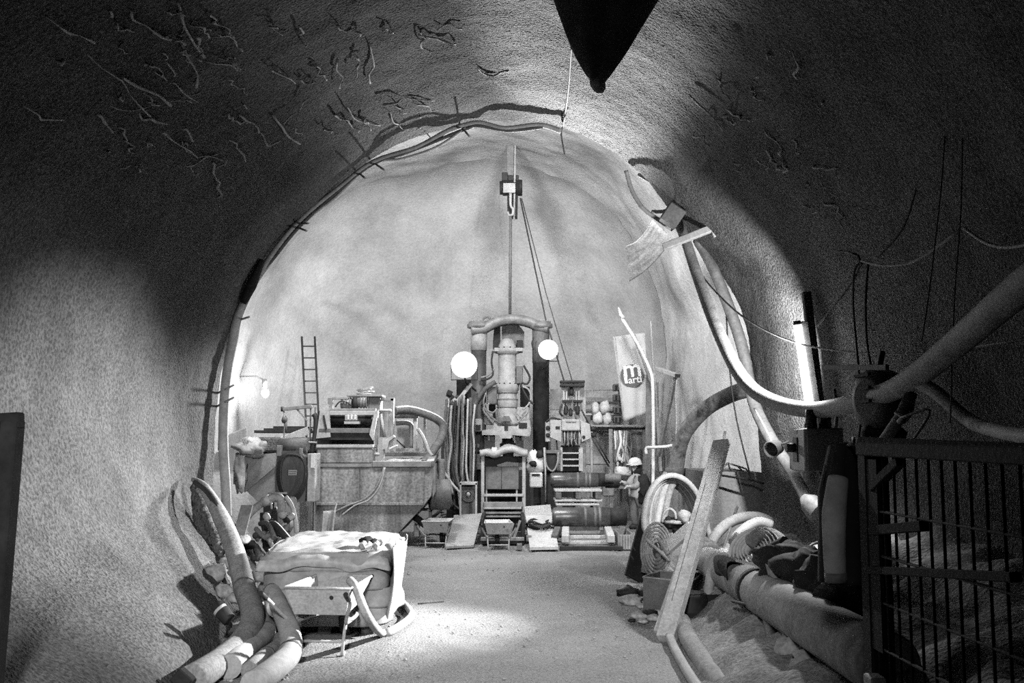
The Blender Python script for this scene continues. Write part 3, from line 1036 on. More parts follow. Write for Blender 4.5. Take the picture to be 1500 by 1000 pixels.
part('motor_block', MB().pb(713, 566, 728, 592, Y + .1, .3), M_MSTEEL, rg)
part('motor_block', MB().pb(756, 536, 766, 562, Y + .1, .3), M_MSTEEL, rg)
part('bracket_plate', MB().pb(757, 596, 776, 622, Y + .15, .2), M_LSTEEL, rg)
part('bracket_plate', MB().pb(709, 604, 722, 622, Y + .15, .2), M_LSTEEL, rg)
part('gap_shade', MB().pb(716, 590, 726, 612, Y + .35, .1), M_GATE, rg)  # near-black blocks stand in for the shade between the rig's parts
part('gap_shade', MB().pb(762, 566, 776, 598, Y + .35, .1), M_GATE, rg)
hs = [([(726, 559), (710, 570), (698, 588), (694, 606), (690, 622)], .06, M_HOSED), ([(722, 514), (720, 530), (722, 548), (714, 555), (704, 556)], .025, M_RUBBER), ([(767, 535), (776, 552), (772, 562), (764, 560)], .025, M_RUBBER),
      ([(762, 562), (770, 578), (777, 588), (782, 592)], .03, M_RUBBER), ([(712, 590), (708, 600), (716, 612), (724, 622)], .025, M_HOSE), ([(766, 600), (774, 592), (778, 582), (774, 570), (765, 566)], .022, M_LSTEEL),
      ([(704, 553), (716, 549), (724, 540)], .022, M_HOSE), ([(782, 494), (779, 502), (781, 512)], .015, M_RUBBER), ([(712, 575), (708, 590), (714, 604), (728, 617), (745, 622), (760, 617), (768, 607)], .022, M_HOSE),
      ([(728, 598), (722, 604), (714, 600), (716, 590)], .02, M_LSTEEL), ([(757, 604), (764, 611), (772, 604), (772, 596)], .02, M_LSTEEL)]
for pts, r, m in hs:
    part('hydraulic_line', MB().pt([(x, y, Y - .02) for x, y in pts], r, 7, 4), m, rg)
# carriage
cg = part('carriage', MB().pp([(724, 618), (730, 624), (757, 624), (764, 617), (776, 615), (778, 628), (776, 639), (750, 637), (748, 642), (734, 642), (731, 637), (706, 637), (706, 630), (722, 628)], Y - .25, .5), M_LSTEEL, rg)
part('carriage_wing', MB().pb(681, 613, 706, 632, Y - .15, .4).pb(680, 624, 690, 640, Y - .2, .4), M_LSTEEL, rg)
part('carriage_window', MB().pb(697, 622, 704, 630, Y - .19, .05).pb(760, 619, 772, 627, Y - .28, .04).pb(739, 621, 744, 630, Y - .28, .04), M_DSTEEL, cg)
part('centre_clamp', MB().pp([(733, 617), (738, 609), (746, 609), (750, 617)], Y - .3, .2), M_MSTEEL, cg)
for x in (716, 753, 766):
    part('guide_pin', MB().cyl(P(x, 636, Y - .1), P(x, 645, Y - .1), .035, 8), M_LSTEEL, cg)
jw = part('left_jaw', MB().pb(684, 634, 709, 664, Y - .05, .5), M_DSTEEL, rg)
part('jaw_roller', MB().lathe([(.05, 0), (.06, .03), (.03, .04)], P(699, 653, Y - .05), (0, -1, 0), 12), M_MSTEEL, jw)
part('lower_panel', MB().pb(709, 637, 725, 657, Y + .1, .1), M_MSTEEL, rg)
part('lower_panel', MB().pb(755, 637, 767, 657, Y + .1, .1), M_MSTEEL, rg)
part('drill_chuck', MB().lathe(lz([(9, 641), (9, 648), (12, 650), (12, 662), (8, 664), (8, 700)]), (cx + .02, cy - .1, 0), (0, 0, 1), 16), M_DSTEEL, rg)
for (x, y) in ((684, 674), (697, 668)):
    part('clamp_fist', MB().pb(x - 8, y - 3, x + 6, y + 12, Y - .3, .3).pb(x - 4, y + 10, x + 12, y + 20, Y - .3, .3), M_MSTEEL, rg)
part('work_light_arm', MB().tube([LAMP_A + V((0, .1, -.2)), P(682, 560, 22.6), P(697, 572, Y)], .025, 6), M_DSTEEL, rg)
part('work_light_arm', MB().tube([LAMP_B + V((0, .1, -.2)), P(803, 535, 23.3), P(795, 540, Y)], .025, 6), M_DSTEEL, rg)
part('white_conduit', MB().pb(797, 548, 805, 612, Y + .6, .1), M_WHITE, rg)

# winch over the rig
YW = 24.2
beam_t = P(748, 168, YW)
wn = thing('chain_hoist', 'dark chain hoist hanging from a roof beam above the drill rig', 'hoist', P(747, 318, YW))
part('roof_beam', MB().beam(P(748, 172, YW), P(748, 262, YW), .2, .16), M_MSTEEL, wn)
part('pale_rod', MB().beam(P(755, 196, YW - .15), P(753, 322, YW - .15), .045, .04), M_STEEL, wn)
part('motor', MB().cyl(P(736, 275, YW), P(761, 275, YW), .2, 16), M_DSTEEL, wn)
part('end_drum', MB().cyl(P(732, 275, YW), P(738, 275, YW), .17, 14), M_DSTEEL, wn)
part('end_drum', MB().cyl(P(758, 275, YW), P(765, 275, YW), .2, 14), M_DSTEEL, wn)
part('gear_case', MB().pb(735, 252, 744, 266, YW - .1, .25).pb(744, 256, 760, 266, YW - .1, .25), M_DSTEEL, wn)
part('name_plate', MB().pb(737, 268, 755, 282, YW - .24, .04), M_LSTEEL, wn)
part('chain_bucket', MB().pp([(743, 282), (759, 282), (758, 317), (748, 317), (743, 308)], YW - .05, .3), M_DSTEEL, wn)
ck = P(748, 312, YW - .25)
part('hook', MB().tube([ck + V((0, 0, .5)), ck + V((0, 0, .2)), ck + V((.06, 0, .1)), ck + V((.05, 0, -.03)), ck + V((-.04, 0, -.05)), ck + V((-.07, 0, .04))], [.04, .03, .035, .035, .03, .02], 8, 4), M_LSTEEL, wn)
solo('hoist_chain', MB().tube([P(748, 314, YW - .25), P(747, 470, Y + .25)], .035, 6), mat('chain_grey', .13, .3, 20, .6, .2, .6, 90), 'straight chain from the hoist hook down to the arched yoke', 'chain')
solo('wire_rope', MB().tube([P(762, 290, YW), P(799, 466, Y + .3), P(826, 557, 23.2)], .018, 6), M_ROPE, 'thicker of two ropes slanting from the hoist to the power unit', 'rope')
solo('wire_rope', MB().tube([P(764, 290, YW + .1), P(800, 430, YW), P(838, 557, 23.2)], .011, 6), M_ROPE, 'thinner of two ropes slanting from the hoist to the power unit', 'rope')

# canopy frame in front of the rig
Y = 21.6
cf = thing('drill_table', 'portal frame with a mud-caked canopy before the drill rig', 'frame', (P(737, 700, Y).x, Y + .4, 0))


def canopy(u, v):
    x = 703 + 70 * u
    y = 664 - 9.5 * math.exp(-((u - .62) / .23) ** 2) - 3 * math.exp(-((u - .15) / .1) ** 2) + 3 * math.sin(u * PI) * (1 - v)
    p = P(x, y, Y)
    return V((p.x, Y - .1 + .8 * v, p.z + .03 * noise.noise(p * 5 + V((0, v * 4, 0)))))


part('canopy', MB().sheet(canopy, 30, 8, .13), M_LSTEEL, cf)
part('canopy_block', MB().pb(720, 655, 728, 663, Y - .05, .2), M_WHITE, cf)
for x0, x1 in ((704.5, 709.5), (765, 770)):
    part('post', MB().pb(x0, 668, x1, 768, Y, .09), M_LSTEEL, cf)
part('back_panel', MB().pb(710, 668, 765, 684, Y + .35, .05), M_DSTEEL, cf)
part('slanted_tray', MB().pp([(727, 681), (742, 676), (764, 678), (764, 684), (730, 683)], Y + .28, .05), M_LSTEEL, cf)
cab = part('cabinet', MB().pb(711, 683, 760, 716, Y + .2, .5), M_MSTEEL, cf)
part('door', MB().pb(711.5, 683.5, 734.2, 716, Y + .17, .03), M_MSTEEL, cab)
part('door', MB().pb(735, 683.5, 759.5, 716, Y + .17, .03), M_MSTEEL, cab)
for x in (712.5, 757):
    part('cabinet_leg', MB().pb(x - 1.2, 716, x + 1.2, 736, Y + .2, .04), M_LSTEEL, cf)
part('rail', MB().pb(708, 723, 767, 727, Y - .02, .06), M_LSTEEL, cf)
part('channel', MB().pb(708, 735, 766, 742.5, Y - .04, .12), M_STEEL, cf)
part('rail', MB().pb(708, 742.5, 764, 745.5, Y - .08, .1), M_LSTEEL, cf)
part('rail', MB().pb(706, 749.5, 767, 752.5, Y - .1, .1), M_STEEL, cf)
part('rail', MB().pb(704, 755, 768, 757.5, Y - .12, .1), M_STEEL, cf)
part('shade_backing', MB().pb(710, 717, 765, 778, Y + .75, .05), M_GATE, cf)  # black sheet added for the shade in the gaps below the cabinet
Yb = 19.6
bs = thing('rail_skid', 'low dark steel skid under the drill frame behind the small wheelbarrow', 'skid', (P(737, 780, Yb).x, Yb + .5, 0))
part('bottom_beam', MB().pb(704, 787, 768, 792, Yb - .3, .12), M_STEEL, bs)
part('side_beam', MB().pb(704, 760, 708, 796, Yb, 1.9).pb(764, 760, 769, 796, Yb, 1.9), M_DSTEEL, bs)
part('floor_plate', MB().pb(706, 793, 768, 797, Yb - .25, 1.8), M_DSTEEL, bs)
part('strut', MB().beam(P(752, 790, Yb), P(762, 762, Yb), .05, .05).beam(P(745, 790, Yb), P(752, 766, Yb), .04, .04), M_STEEL, bs)
part('foot', MB().pb(757, 797, 765, 805, 18.4, .25), M_MSTEEL, bs)
part('foot', MB().pb(771, 785, 779, 793, 18.9, .3), M_MSTEEL, bs)

# ramp plates
solo('ramp_plate', MB().prism([G(653, 805) + V((0, 0, .02)), G(694, 803) + V((0, 0, .02)), P(706, 754, 21.3), P(665, 757, 21.3)], (0, 0, .04)), M_PLY, 'dull grey ramp plate left of the drill frame', 'plate')
solo('ramp_plate', MB().prism([G(776, 808) + V((0, 0, .03)), G(818, 807) + V((0, 0, .03)), P(806, 742, 21.3), P(768, 745, 21.3)], (0, 0, .05)), mat('pale_board', .42, .25, 2.5, .8, 0, .2, 30, .2), 'pale ramp board right of the drill frame with a cable coil on it', 'plate')
mb = MB()
for k in range(9):
    c = P(790 + random.uniform(-4, 6), 772 + random.uniform(-3, 3), 19.8)
    rx, ry = random.uniform(.16, .3), random.uniform(.3, .6)
    mb.tube([c + V((rx * math.cos(a), ry * math.sin(a), .01 * k + .03 * math.sin(3 * a + k))) for a in [i * PI / 8 for i in range(16)]], .018, 6, 0, True)
mb.tube([P(772, 748, 21), P(780, 760, 20.4), P(783, 768, 20)], .018, 6, 3)
solo('cable_coil', mb, M_RUBBER, 'heap of dark cable coiled on the pale ramp board', 'cable')

# rack with hanging hydraulic hoses left of the rig
Y = 22.6
rk = thing('hose_rack', 'dark rack post with arms left of the drill rig', 'rack', (P(680, 700, Y).x, Y + .3, 0))
part('post', MB().pb(684, 575, 690, 774, Y + .35, .12), M_DSTEEL, rk)
part('arm', MB().beam(P(655, 577, Y + .2), P(690, 600, Y + .4), .09, .09).beam(P(655, 574, Y + .2), P(662, 577, Y + .2), .14, .12), M_DSTEEL, rk)
part('arm', MB().beam(P(664, 584, Y), P(674, 594, Y), .09, .09), M_LSTEEL, rk)
part('arm', MB().beam(P(690, 562, Y + .2), P(668, 590, Y + .1), .08, .08), M_LSTEEL, rk)
part('backing_plate', MB().pb(668, 556, 690, 690, Y + .6, .05), M_GATE, rk)
part('bundle_shade', MB().pb(654, 604, 690, 765, Y + .5, .05), M_GATE, rk)  # black sheet put in for the shade between the hanging hoses
part('floor_plate', MB().pb(640, 772, 694, 777, Y - .2, .9), M_DSTEEL, rk)
random.seed(11)
HANG = []
for k in range(34):
    x = 652 + k * 1.3 + random.uniform(-1, 1)
    y0 = random.uniform(578, 600)
    m = [M_HOSE, M_HOSED, M_HOSED, M_DSTEEL, M_HOSEL, M_RUBBER, M_HOSED][k % 7]
    d = random.uniform(-.1, .35)
    y1 = random.uniform(700, 752)
    pts = [(x + random.uniform(-1, 3), y0, Y + d), (x - 1, y0 + 35, Y + d - .05), (x + random.uniform(-3, 3), 650, Y + d), (x + random.uniform(-5, 2), 690, Y + d - .05), (x + random.uniform(-4, 10), y1, Y + d - .1)]
    HANG.append(solo('hanging_hose', MB().pt(pts, random.choice([.02, .03, .045, .025]), 7, 4), m, 'one of the hoses hanging in a bundle left of the drill rig', 'hose', 'hose bundle on the rack'))
label_row(HANG, '%s hanging hose from the left in the bundle beside the drill rig')
for k, pts in enumerate([[(668, 588), (662, 640), (666, 690), (672, 712), (664, 716), (656, 690), (654, 650)], [(650, 640), (648, 670), (656, 720), (668, 742), (690, 752)], [(634, 662), (650, 690), (668, 715), (690, 733)]]):
    solo('looped_hose', MB().pt([(x, y, Y - .06 - .05 * k) for x, y in pts], .03, 7, 5), [M_HOSED, M_RUBBER, M_HOSEL][k],
         ['dark hose looping under the bundle beside the drill rig', 'black hose curving to the floor under the bundle', 'pale cable slanting from the tank corner to the reel'][k], 'hose')
TANG = []
for k in range(12):
    c = G(random.uniform(640, 690), random.uniform(762, 775))
    TANG.append(solo('floor_hose', MB().tube([c + V((random.uniform(-.5, .5), random.uniform(-.3, .5), .04 + .03 * (k % 3))), c + V((0, 0, .1 + .02 * k)), c + V((random.uniform(-.6, .6), random.uniform(-.2, .6), .04))], random.uniform(.02, .04), 6, 6), [M_RUBBER, M_HOSED, M_MSTEEL][k % 3],
         'short hose end lying tangled on the floor below the bundle', 'hose', 'tangle of hose ends'))
label_row(TANG, '%s short hose from the left in the floor tangle below the bundle')
# reel cabinet
Y = 21.2
rc2 = thing('reel_cabinet', 'small open-fronted frame with a coiled reel left of the drill frame', 'reel', (P(686, 750, Y).x, Y + .2, 0))
part('frame', MB().pb(673, 707, 676, 768, Y, .08).pb(696, 707, 699, 768, Y, .08).pb(673, 706, 699, 710, Y, .4), M_LSTEEL, rc2)
part('back', MB().pb(675, 710, 697, 765, Y + .35, .04), M_MSTEEL, rc2)
for r in (.14, .11, .08):
    c = P(686, 724, Y + .1)
    part('coil', MB().tube([c + V((r * math.cos(a), .03 * r, r * 1.05 * math.sin(a))) for a in [i * PI / 8 for i in range(16)]], .02, 6, 0, True), M_HOSED, rc2)
part('hub', MB().blob(P(686, 724, Y + .08), (.05, .05, .06), .3, 2, 8, 6, 2), M_LSTEEL, rc2)
# white pump
Y = 22.2
wp = thing('pump_unit', 'white pump housing with crumpled sheet right of the drill frame', 'pump', (P(784, 740, Y).x, Y + .2, 0))
part('housing', MB().pb(776, 692, 795, 714, Y, .4), M_WHITE, wp)
part('slot', MB().pb(779, 694, 791, 697, Y - .02, .03), M_DSTEEL, wp)
part('crumpled_sheet', MB().blob(P(784, 677, Y + .15), (.2, .12, .28), .45, 2.2, 14, 10, 4), M_WHITE, wp)
part('black_patch', MB().blob(P(781, 679, Y), (.09, .05, .07), .3, 2, 8, 6, 5).blob(P(791, 665, Y), (.08, .05, .1), .3, 2, 8, 6, 6), M_DSTEEL, wp)
part('stand', MB().pb(776, 714, 782, 770, Y, .1).pb(792, 714, 799, 770, Y, .3).pb(780, 714, 795, 738, Y + .2, .1), M_DSTEEL, wp)
part('pipe_rail', MB().tube([P(797, 655, Y - .05), P(799, 690, Y - .05), P(799, 735, Y - .05)], .02, 6), M_LSTEEL, wp)

# ------------------------------------------------------------------ power unit with boom right of the rig
Y = 23.0
pu = thing('power_unit', 'white hydraulic unit with levers and ladder right of the drill rig', 'machine', (P(836, 700, Y).x, Y + .5, 0))
part('rear_panel', MB().pb(823, 562, 858, 618, Y + .3, .1), M_LSTEEL, pu)
part('top_bar', MB().pb(821, 557, 857, 560.5, Y, .35).pb(821, 562, 856.5, 566, Y, .3), M_DSTEEL, pu)
for x0, x1 in ((824, 838), (840, 853.5)):
    part('cross_bar', MB().pb(x0, 585.5, x1, 589, Y + .05, .2), M_DSTEEL, pu)
for (x0, y0, x1, y1) in ((835, 567, 840, 579), (826, 593, 832, 607), (833, 598, 839, 609), (843, 593, 849, 607)):
    a, b = P((x0 + x1) / 2, y0, Y + .15), P((x0 + x1) / 2, y1, Y + .1)
    part('lever', MB().lathe([(.02, 0), (.05, .05), (.05, (a - b).length * .8), (.03, (a - b).length)], a, b - a, 10), M_DSTEEL, pu)
for x in (826, 830, 844, 848):
    part('rod', MB().cyl(P(x, 572, Y + .15), P(x, 612, Y + .15), .02, 7), M_LSTEEL, pu)
part('front_box', MB().pb(822.5, 614, 850, 631, Y - .15, .5), M_LSTEEL, pu)
part('front_trim', MB().pb(829, 615.5, 844, 618, Y - .18, .05), M_STEEL, pu)
la = part('left_arm', MB().pp([(806, 615), (822, 615), (822, 647), (815, 644), (806, 640)], Y - .1, .4), M_LSTEEL, pu)
part('slot', MB().pb(814, 624, 820, 628, Y - .13, .05), M_DSTEEL, la)
part('left_bracket', MB().pb(799, 617, 806, 647, Y, .25), M_LSTEEL, pu)
for y in (626.5, 637):
    part('pin', MB().lathe([(.05, 0), (.05, .04), (.03, .05)], P(802.5, y, Y), (0, -1, 0), 12), M_DSTEEL, pu)
ra = part('right_arm', MB().pp([(850, 615), (864, 621), (866, 641), (852, 647)], Y - .1, .4), M_LSTEEL, pu)
part('bolt', MB().lathe([(.04, 0), (.03, .03)], P(855, 640, Y - .1), (0, -1, 0), 10), M_DSTEEL, ra)
for y in (628, 637):
    part('knob', MB().cyl(P(865, y, Y), P(873, y, Y), .06, 10), M_DSTEEL, pu)
for k in range(14):
    x = 824 + 25 * (k + .5) / 14
    part('spring', MB().pt([(x, 631, Y - .05), (x + random.uniform(-2, 2), 642, Y - .12), (x + random.uniform(-4, 4), 653, Y - .05)], .018, 5, 3), [M_DSTEEL, M_LSTEEL, M_RUBBER][k % 3], pu)
part('ladder_side', MB().pb(821, 655, 824, 690, Y, .08).pb(848, 655, 854, 690, Y, .08), M_LSTEEL, pu)
for y in (663.5, 672.7, 682):
    part('rung', MB().pb(823, y - 1.2, 849, y + 1.2, Y, .12), M_LSTEEL, pu)
part('ladder_back', MB().pb(822, 652, 850, 690, Y + .2, .1), M_DSTEEL, pu)
part('leg', MB().pb(850, 646, 858, 770, Y + .2, .12), M_STEEL, pu)
part('dark_box', MB().pb(798.5, 664, 816, 690, Y, .4), M_DSTEEL, pu)
part('tray', MB().pb(797, 659, 822, 664, Y - .05, .5), M_MSTEEL, pu)
part('strut', MB().beam(P(805, 646, Y), P(805, 660, Y), .05, .05).beam(P(815, 645, Y), P(817, 664, Y), .04, .04), M_DSTEEL, pu)
part('hose_loop', MB().pt([(798, 655, Y - .1), (800, 680, Y - .15), (809, 690, Y - .15), (816, 680, Y - .12), (818, 662, Y - .1)], .022, 7, 4), M_HOSE, pu)
part('hose_loop', MB().pt([(800, 618, Y), (808, 612, Y), (822, 615, Y + .2)], .02, 7, 4), M_RUBBER, pu)
part('hose_loop', MB().pt([(823, 592, Y), (820, 603, Y - .05), (824, 609, Y)], .025, 7, 4), M_RUBBER, pu)
part('base', MB().pb(797, 690, 858, 768, Y + .3, .9), M_DSTEEL, pu)
for k, (a, b) in enumerate((((866, 640), (892, 683)), ((871, 640), (893, 678)), ((852, 600), (866, 628)))):
    part('control_line', MB().pt([(a[0], a[1], Y - .1), (b[0], b[1], Y + .1)], .018, 6), M_RUBBER, pu)

# drill rods and their cradles
def rod(label, x0, x1, xs, yc, Y, r, tail):
    a, b = P(x0, yc, Y), P(xs, yc, Y)
    b.z = a.z
    L = b.x - a.x
    t = thing('drill_rod', label, 'drill rod', (a.x + L / 2, Y, a.z - r))
    part('barrel', MB().lathe([(r * .8, 0), (r * .98, .03), (r, .08), (r, L)], a, (1, 0, 0), 24), mat('oily_barrel', .1, .6, 3, .32, .5, .1, 30), t)
    for k in (.55, .72, .8):
        part('band', MB().lathe([(r * 1.01, L * k), (r * 1.03, L * k + .01), (r * 1.03, L * k + .04), (r * 1.01, L * k + .05)], a, (1, 0, 0), 24), M_MSTEEL, t)
    Lt = P(x1, yc, Y).x - b.x
    part('joint', MB().lathe([(r * .95, 0), (r * .95, Lt * .5), (r * tail, Lt * .6), (r * tail, Lt * .95), (r * tail * .8, Lt)], b, (1, 0, 0), 24), M_DSTEEL, t)
    return t


rod('dark drill rod lying on the upper pallet, farther from the camera', 806, 899, 876, 702.5, 21.6, .155, .6)
rod('dark drill rod lying on the lower timber cradle, nearer to the camera', 809, 918, 893, 757, 19.8, .19, .88)
solo('rod_end', MB().lathe([(.07, 0), (.09, .02), (.09, .3), (.07, .34)], P(886, 700, 21.2), (1, 0, 0), 14), M_MSTEEL, 'short pipe stub behind the end of the upper rod', 'pipe')


def pallet(label, x0, x1, yt, yb, Y, d):
    a, b = P(x0, yb, Y), P(x1, yt, Y)
    t = thing('pallet', label, 'pallet', ((a.x + b.x) / 2, Y + d / 2, a.z))
    W, H = b.x - a.x, b.z - a.z
    for k in range(5):
        part('plank', MB().box(((a.x + b.x) / 2, Y + d * (k + .5) / 5, b.z - H * .08), (W, d / 7, H * .16)), M_WOOD, t)
    for k in range(3):
        part('block', MB().box((a.x + W * (.08 + .42 * k), Y + d / 2, a.z + H * .5), (W * .12, d, H * .55)), M_WOODD, t)
    for k in range(3):
        part('lower_plank', MB().box(((a.x + b.x) / 2, Y + d * (.08 + .42 * k), a.z + H * .12), (W, d / 8, H * .18)), M_WOOD, t)
    return t


pallet('pale timber pallet between the two drill rods', 813, 882, 717, 735, 20.9, .8)
pallet('second timber pallet lying below the pale one, mostly hidden', 815, 878, 738, 752, 20.7, .8)
solo('pallet_bearer', MB().pb(814, 752, 878, 786, 20.8, .7), M_WOODD, 'dark timber bearer under the two stacked pallets', 'timber')
t = thing('timber_cradle', 'ladder-like timber cradle under the nearer drill rod', 'cradle', (P(864, 800, 18.6).x, 19, 0))
for (x0, x1, xb0, xb1) in ((823, 833, 824, 834), (890, 900, 884, 892)):
    part('bearer', MB().beam((P((x0 + x1) / 2, 790, 18.6).x, 18.55, .2), (P((xb0 + xb1) / 2, 770, 20.3).x, 20.3, .3), .14, .14), M_WOOD, t)
for k, (y, Yk) in enumerate(((803, 18.7), (794, 19.1), (786, 19.5), (779, 19.9))):
    zz = max(.04, P(864, y, Yk).z)
    part('cross_plank', MB().box((P(864, 790, Yk).x, Yk, zz), (1.05, .1, .06)), M_WOODD if k == 0 else M_WOOD, t)
part('skid', MB().box((P(866, 800, 18.5).x, 18.5, .04), (1.15, .1, .07)), M_DSTEEL, t)
for x in (812, 908):
    solo('wood_chock', MB().beam(P(x, 788, 18.9), P(x + 5, 775, 19.5), .12, .12), M_WOODD, 'dark timber chock at the %s end of the cradle' % ('near left' if x < 850 else 'far right'), 'chock')
t = thing('mesh_crate', 'low grey crate on the floor right of the timber cradle', 'crate', (P(917, 800, 18.6).x, 18.9, 0))
part('side', MB().pb(905, 783, 926, 805, 18.55, .04), M_STEEL, t)
part('side', MB().pb(905, 780, 907, 804, 18.6, .6).pb(924, 780, 926, 804, 18.6, .6), M_STEEL, t)
part('bottom', MB().pb(906, 800, 925, 803, 18.6, .6), M_DSTEEL, t)
for x in (910, 914, 918, 922):
    part('slat', MB().pb(x - .6, 784, x + .6, 804, 18.52, .03), M_LSTEEL, t)

# ------------------------------------------------------------------ workshop corner: partition, bench, shelf, banner
Y = 26.2
pw = thing('partition', 'pale panelled partition behind the power unit', 'partition', (P(885, 700, Y).x, Y, 0))
k = 0
for (y0, y1) in ((570, 600), (601, 640), (641, 680), (681, 720), (721, 770)):
    for (x0, x1) in ((806, 856), (857, 905), (906, 950)):
        part('panel', MB().pb(x0, y0, x1, y1 - .6, Y + .02 * (k % 2), .06), M_LSTEEL if k % 4 else M_STEEL, pw)
        k += 1
Y = 24.6
wb2 = thing('workbench', 'steel rail frame standing before the partition under the banner', 'bench', (P(905, 700, Y).x, Y + .3, 0))
part('top_rail', MB().pb(866, 622, 948, 625, Y, .1), M_LSTEEL, wb2)
part('top_rail', MB().pb(868, 626, 946, 629, Y + .1, .06), M_DSTEEL, wb2)
part('post', MB().pb(893, 628, 897.5, 752, Y, .08), M_LSTEEL, wb2)
part('post', MB().pb(943, 622, 948, 770, Y + .1, .1), M_STEEL, wb2)
part('dark_panel', MB().pb(898, 632, 944, 712, Y + .3, .04), M_STEEL, wb2)
part('bench_top', MB().pb(900, 712, 945, 716, Y - .2, .6), M_STEEL, wb2)
Y = 25.2
sh = thing('shelf', 'pale shelf behind the power unit holding white bags', 'shelf', (P(885, 610, Y).x, Y, P(0, 621, Y).z))
part('board', MB().pb(858, 605, 911, 608, Y, .5), M_WOOD, sh)
part('board', MB().pb(858, 570, 911, 571.5, Y + .4, .1).pb(858, 582, 911, 588, Y + .42, .05), M_STEEL, sh)
part('upright', MB().pb(866, 608, 868, 770, Y + .2, .08).pb(908, 560, 910, 770, Y + .4, .08), M_LSTEEL, sh)
for k, (x, y, w) in enumerate(((876, 612, 8), (890, 613, 7), (872, 598, 6), (886, 597, 8))):
    c = P(x, y, Y - .1)
    solo('white_bag', MB().blob(c, (w * .017, .14, .17), .25, 2, 12, 8, k + 20), M_WHITE, ['white bag standing under the shelf edge, left one', 'white bag standing under the shelf edge, right one', 'small white bag upon the shelf, left one', 'larger white bag upon the shelf, right one'][k], 'bag')
for k, y in enumerate((567, 582, 600, 614)):
    t = thing('storage_box', 'dark box %s of the stack behind the banner edge' % ['at the top', 'second from the top', 'third from the top', 'at the bottom'][k], 'box', P(905, y + 6, Y - .1))
    part('body', MB().pb(899, y - 5, 912, y + 5, Y - .1, .3), M_MSTEEL, t)
    part('label_plate', MB().pb(901, y - 3, 904, y + 3, Y - .12, .03).pb(907, y - 3, 910, y + 3, Y - .12, .03), M_DSTEEL, t)

# banner
Y = 23.6
A, B, Cc, D = P(898, 493, Y + .05), P(945, 487, Y - .05), P(951, 604, Y - .1), P(913, 617, Y + .05)


def ban(u, v):
    p = A.lerp(B, u).lerp(D.lerp(Cc, u), v)
    return p + V((0, .025 * math.sin(u * 8 + v * 3), 0))


bn = thing('banner', 'pale company banner with a round dark emblem hanging by the poles', 'banner', D)
part('cloth', MB().sheet(ban, 16, 24, .012), mat('banner_cloth', .38, .12, 4, .9, 0, .1, 60), bn)
part('edge_seam', MB().sheet(lambda u, v: ban(.02 + .05 * u, v) + V((0, -.012, 0)), 2, 20, .01), M_LSTEEL, bn)
ex = (B - A).normalized()
ez = (A - D)
ez = (ez - ex * ez.dot(ex)).normalized()
ey = ez.cross(ex).normalized()
if ey.y > 0:
    ey = -ey
c = P(925.5, 550, Y - .06)
R = 16.5 * Y / FPX
part('emblem', MB().lathe([(R, 0), (R, .006)], c, ey, 36, False), mat('emblem_grey', .085, .1, 6, .9, 0, 0, 60), bn)


def text(s, size, pos, m, parent):
    cu = bpy.data.curves.new('lettering', 'FONT')
    cu.body = s
    cu.size = size
    cu.extrude = .003
    cu.offset = size * .018
    cu.align_x = 'LEFT'
    cu.materials.append(m)
    tmp = bpy.data.objects.new('lettering', cu)
    me = bpy.data.meshes.new_from_object(tmp)
    bpy.data.objects.remove(tmp)
    o = bpy.data.objects.new('lettering', me)
    COL.objects.link(o)
    Rm = Matrix((ex, ez, ex.cross(ez))).transposed().to_4x4()
    o.matrix_local = Matrix.Translation(pos - ORG[parent.name]) @ Rm
    o.parent = parent
    return o


M_LETTER = mat('letter_white', .62, .05, 6, .9, 0, 0, 60)
q = R / 16.5
text('m', 36 * q, c + ex * -12.5 * q + ez * -1.5 * q + ey * .012, M_LETTER, bn)
text('arti', 14.5 * q, c + ex * -6.0 * q + ez * -11 * q + ey * .012, M_LETTER, bn)
part('lettering', MB().beam(c + ex * -9.6 * q + ez * 4 * q + ey * .012, c + ex * -9.0 * q + ez * -10.5 * q + ey * .012, 4.6 * q, .006, ey), M_LETTER, bn)

# leaning poles, planks and bracket
t = thing('white_pole', 'long white pole leaning bent before the banner', 'pole', P(957, 680, 22.4))
part('shaft', MB().pt([(911, 466, 22.8), (935, 505, 22.7), (953, 544, 22.5), (956, 565, 22.4), (957, 610, 22.4), (957, 680, 22.4), (956, 740, 22.4)], .04, 8, 4), M_WHITE, t)
part('tip', MB().pt([(906, 450, 22.8), (909, 460, 22.8), (913, 466, 22.8)], [.015, .04, .06], 8), M_WHITE, t)
solo('white_pole', MB().pt([(926, 485, 23), (942, 525, 22.9), (954, 560, 22.8)], .045, 8), M_HOSEL, 'short pale pole leaning just beside the long white pole', 'pole')
for k, (pts, w, m, lab) in enumerate([(((951, 545), (947, 770)), .13, M_MSTEEL, 'wide dull plank standing against the bench end'), (((958, 545), (968, 690)), .07, M_STEEL, 'narrow plank behind the white pole'), (((963, 560), (962, 690)), .06, M_MSTEEL, 'dark thin plank behind the white pole'),
                                      (((943, 490), (955, 680)), .05, M_LSTEEL, 'slender pale lath rising beside the banner'), (((953, 470), (958, 560)), .04, M_LSTEEL, 'thin upright lath above the planks')]):
    solo('plank', MB().beam(P(*pts[1], 23.2 + .15 * k), P(*pts[0], 23.3 + .15 * k), w, .05, (0, 1, 0)), m, lab, 'plank')
t = thing('angle_bracket', 'steel angle with a slanting strut beside the planks', 'bracket', P(965, 690, 22))
part('top_arm', MB().beam(P(962, 540, 22.6), P(992, 550, 21.6), .1, .09), M_LSTEEL, t)
part('end_cap', MB().beam(P(991, 549.5, 21.6), P(994, 550.5, 21.5), .085, .075), M_DSTEEL, t)
part('strut', MB().beam(P(989, 553, 21.8), P(964, 668, 22.2), .085, .08), M_MSTEEL, t)
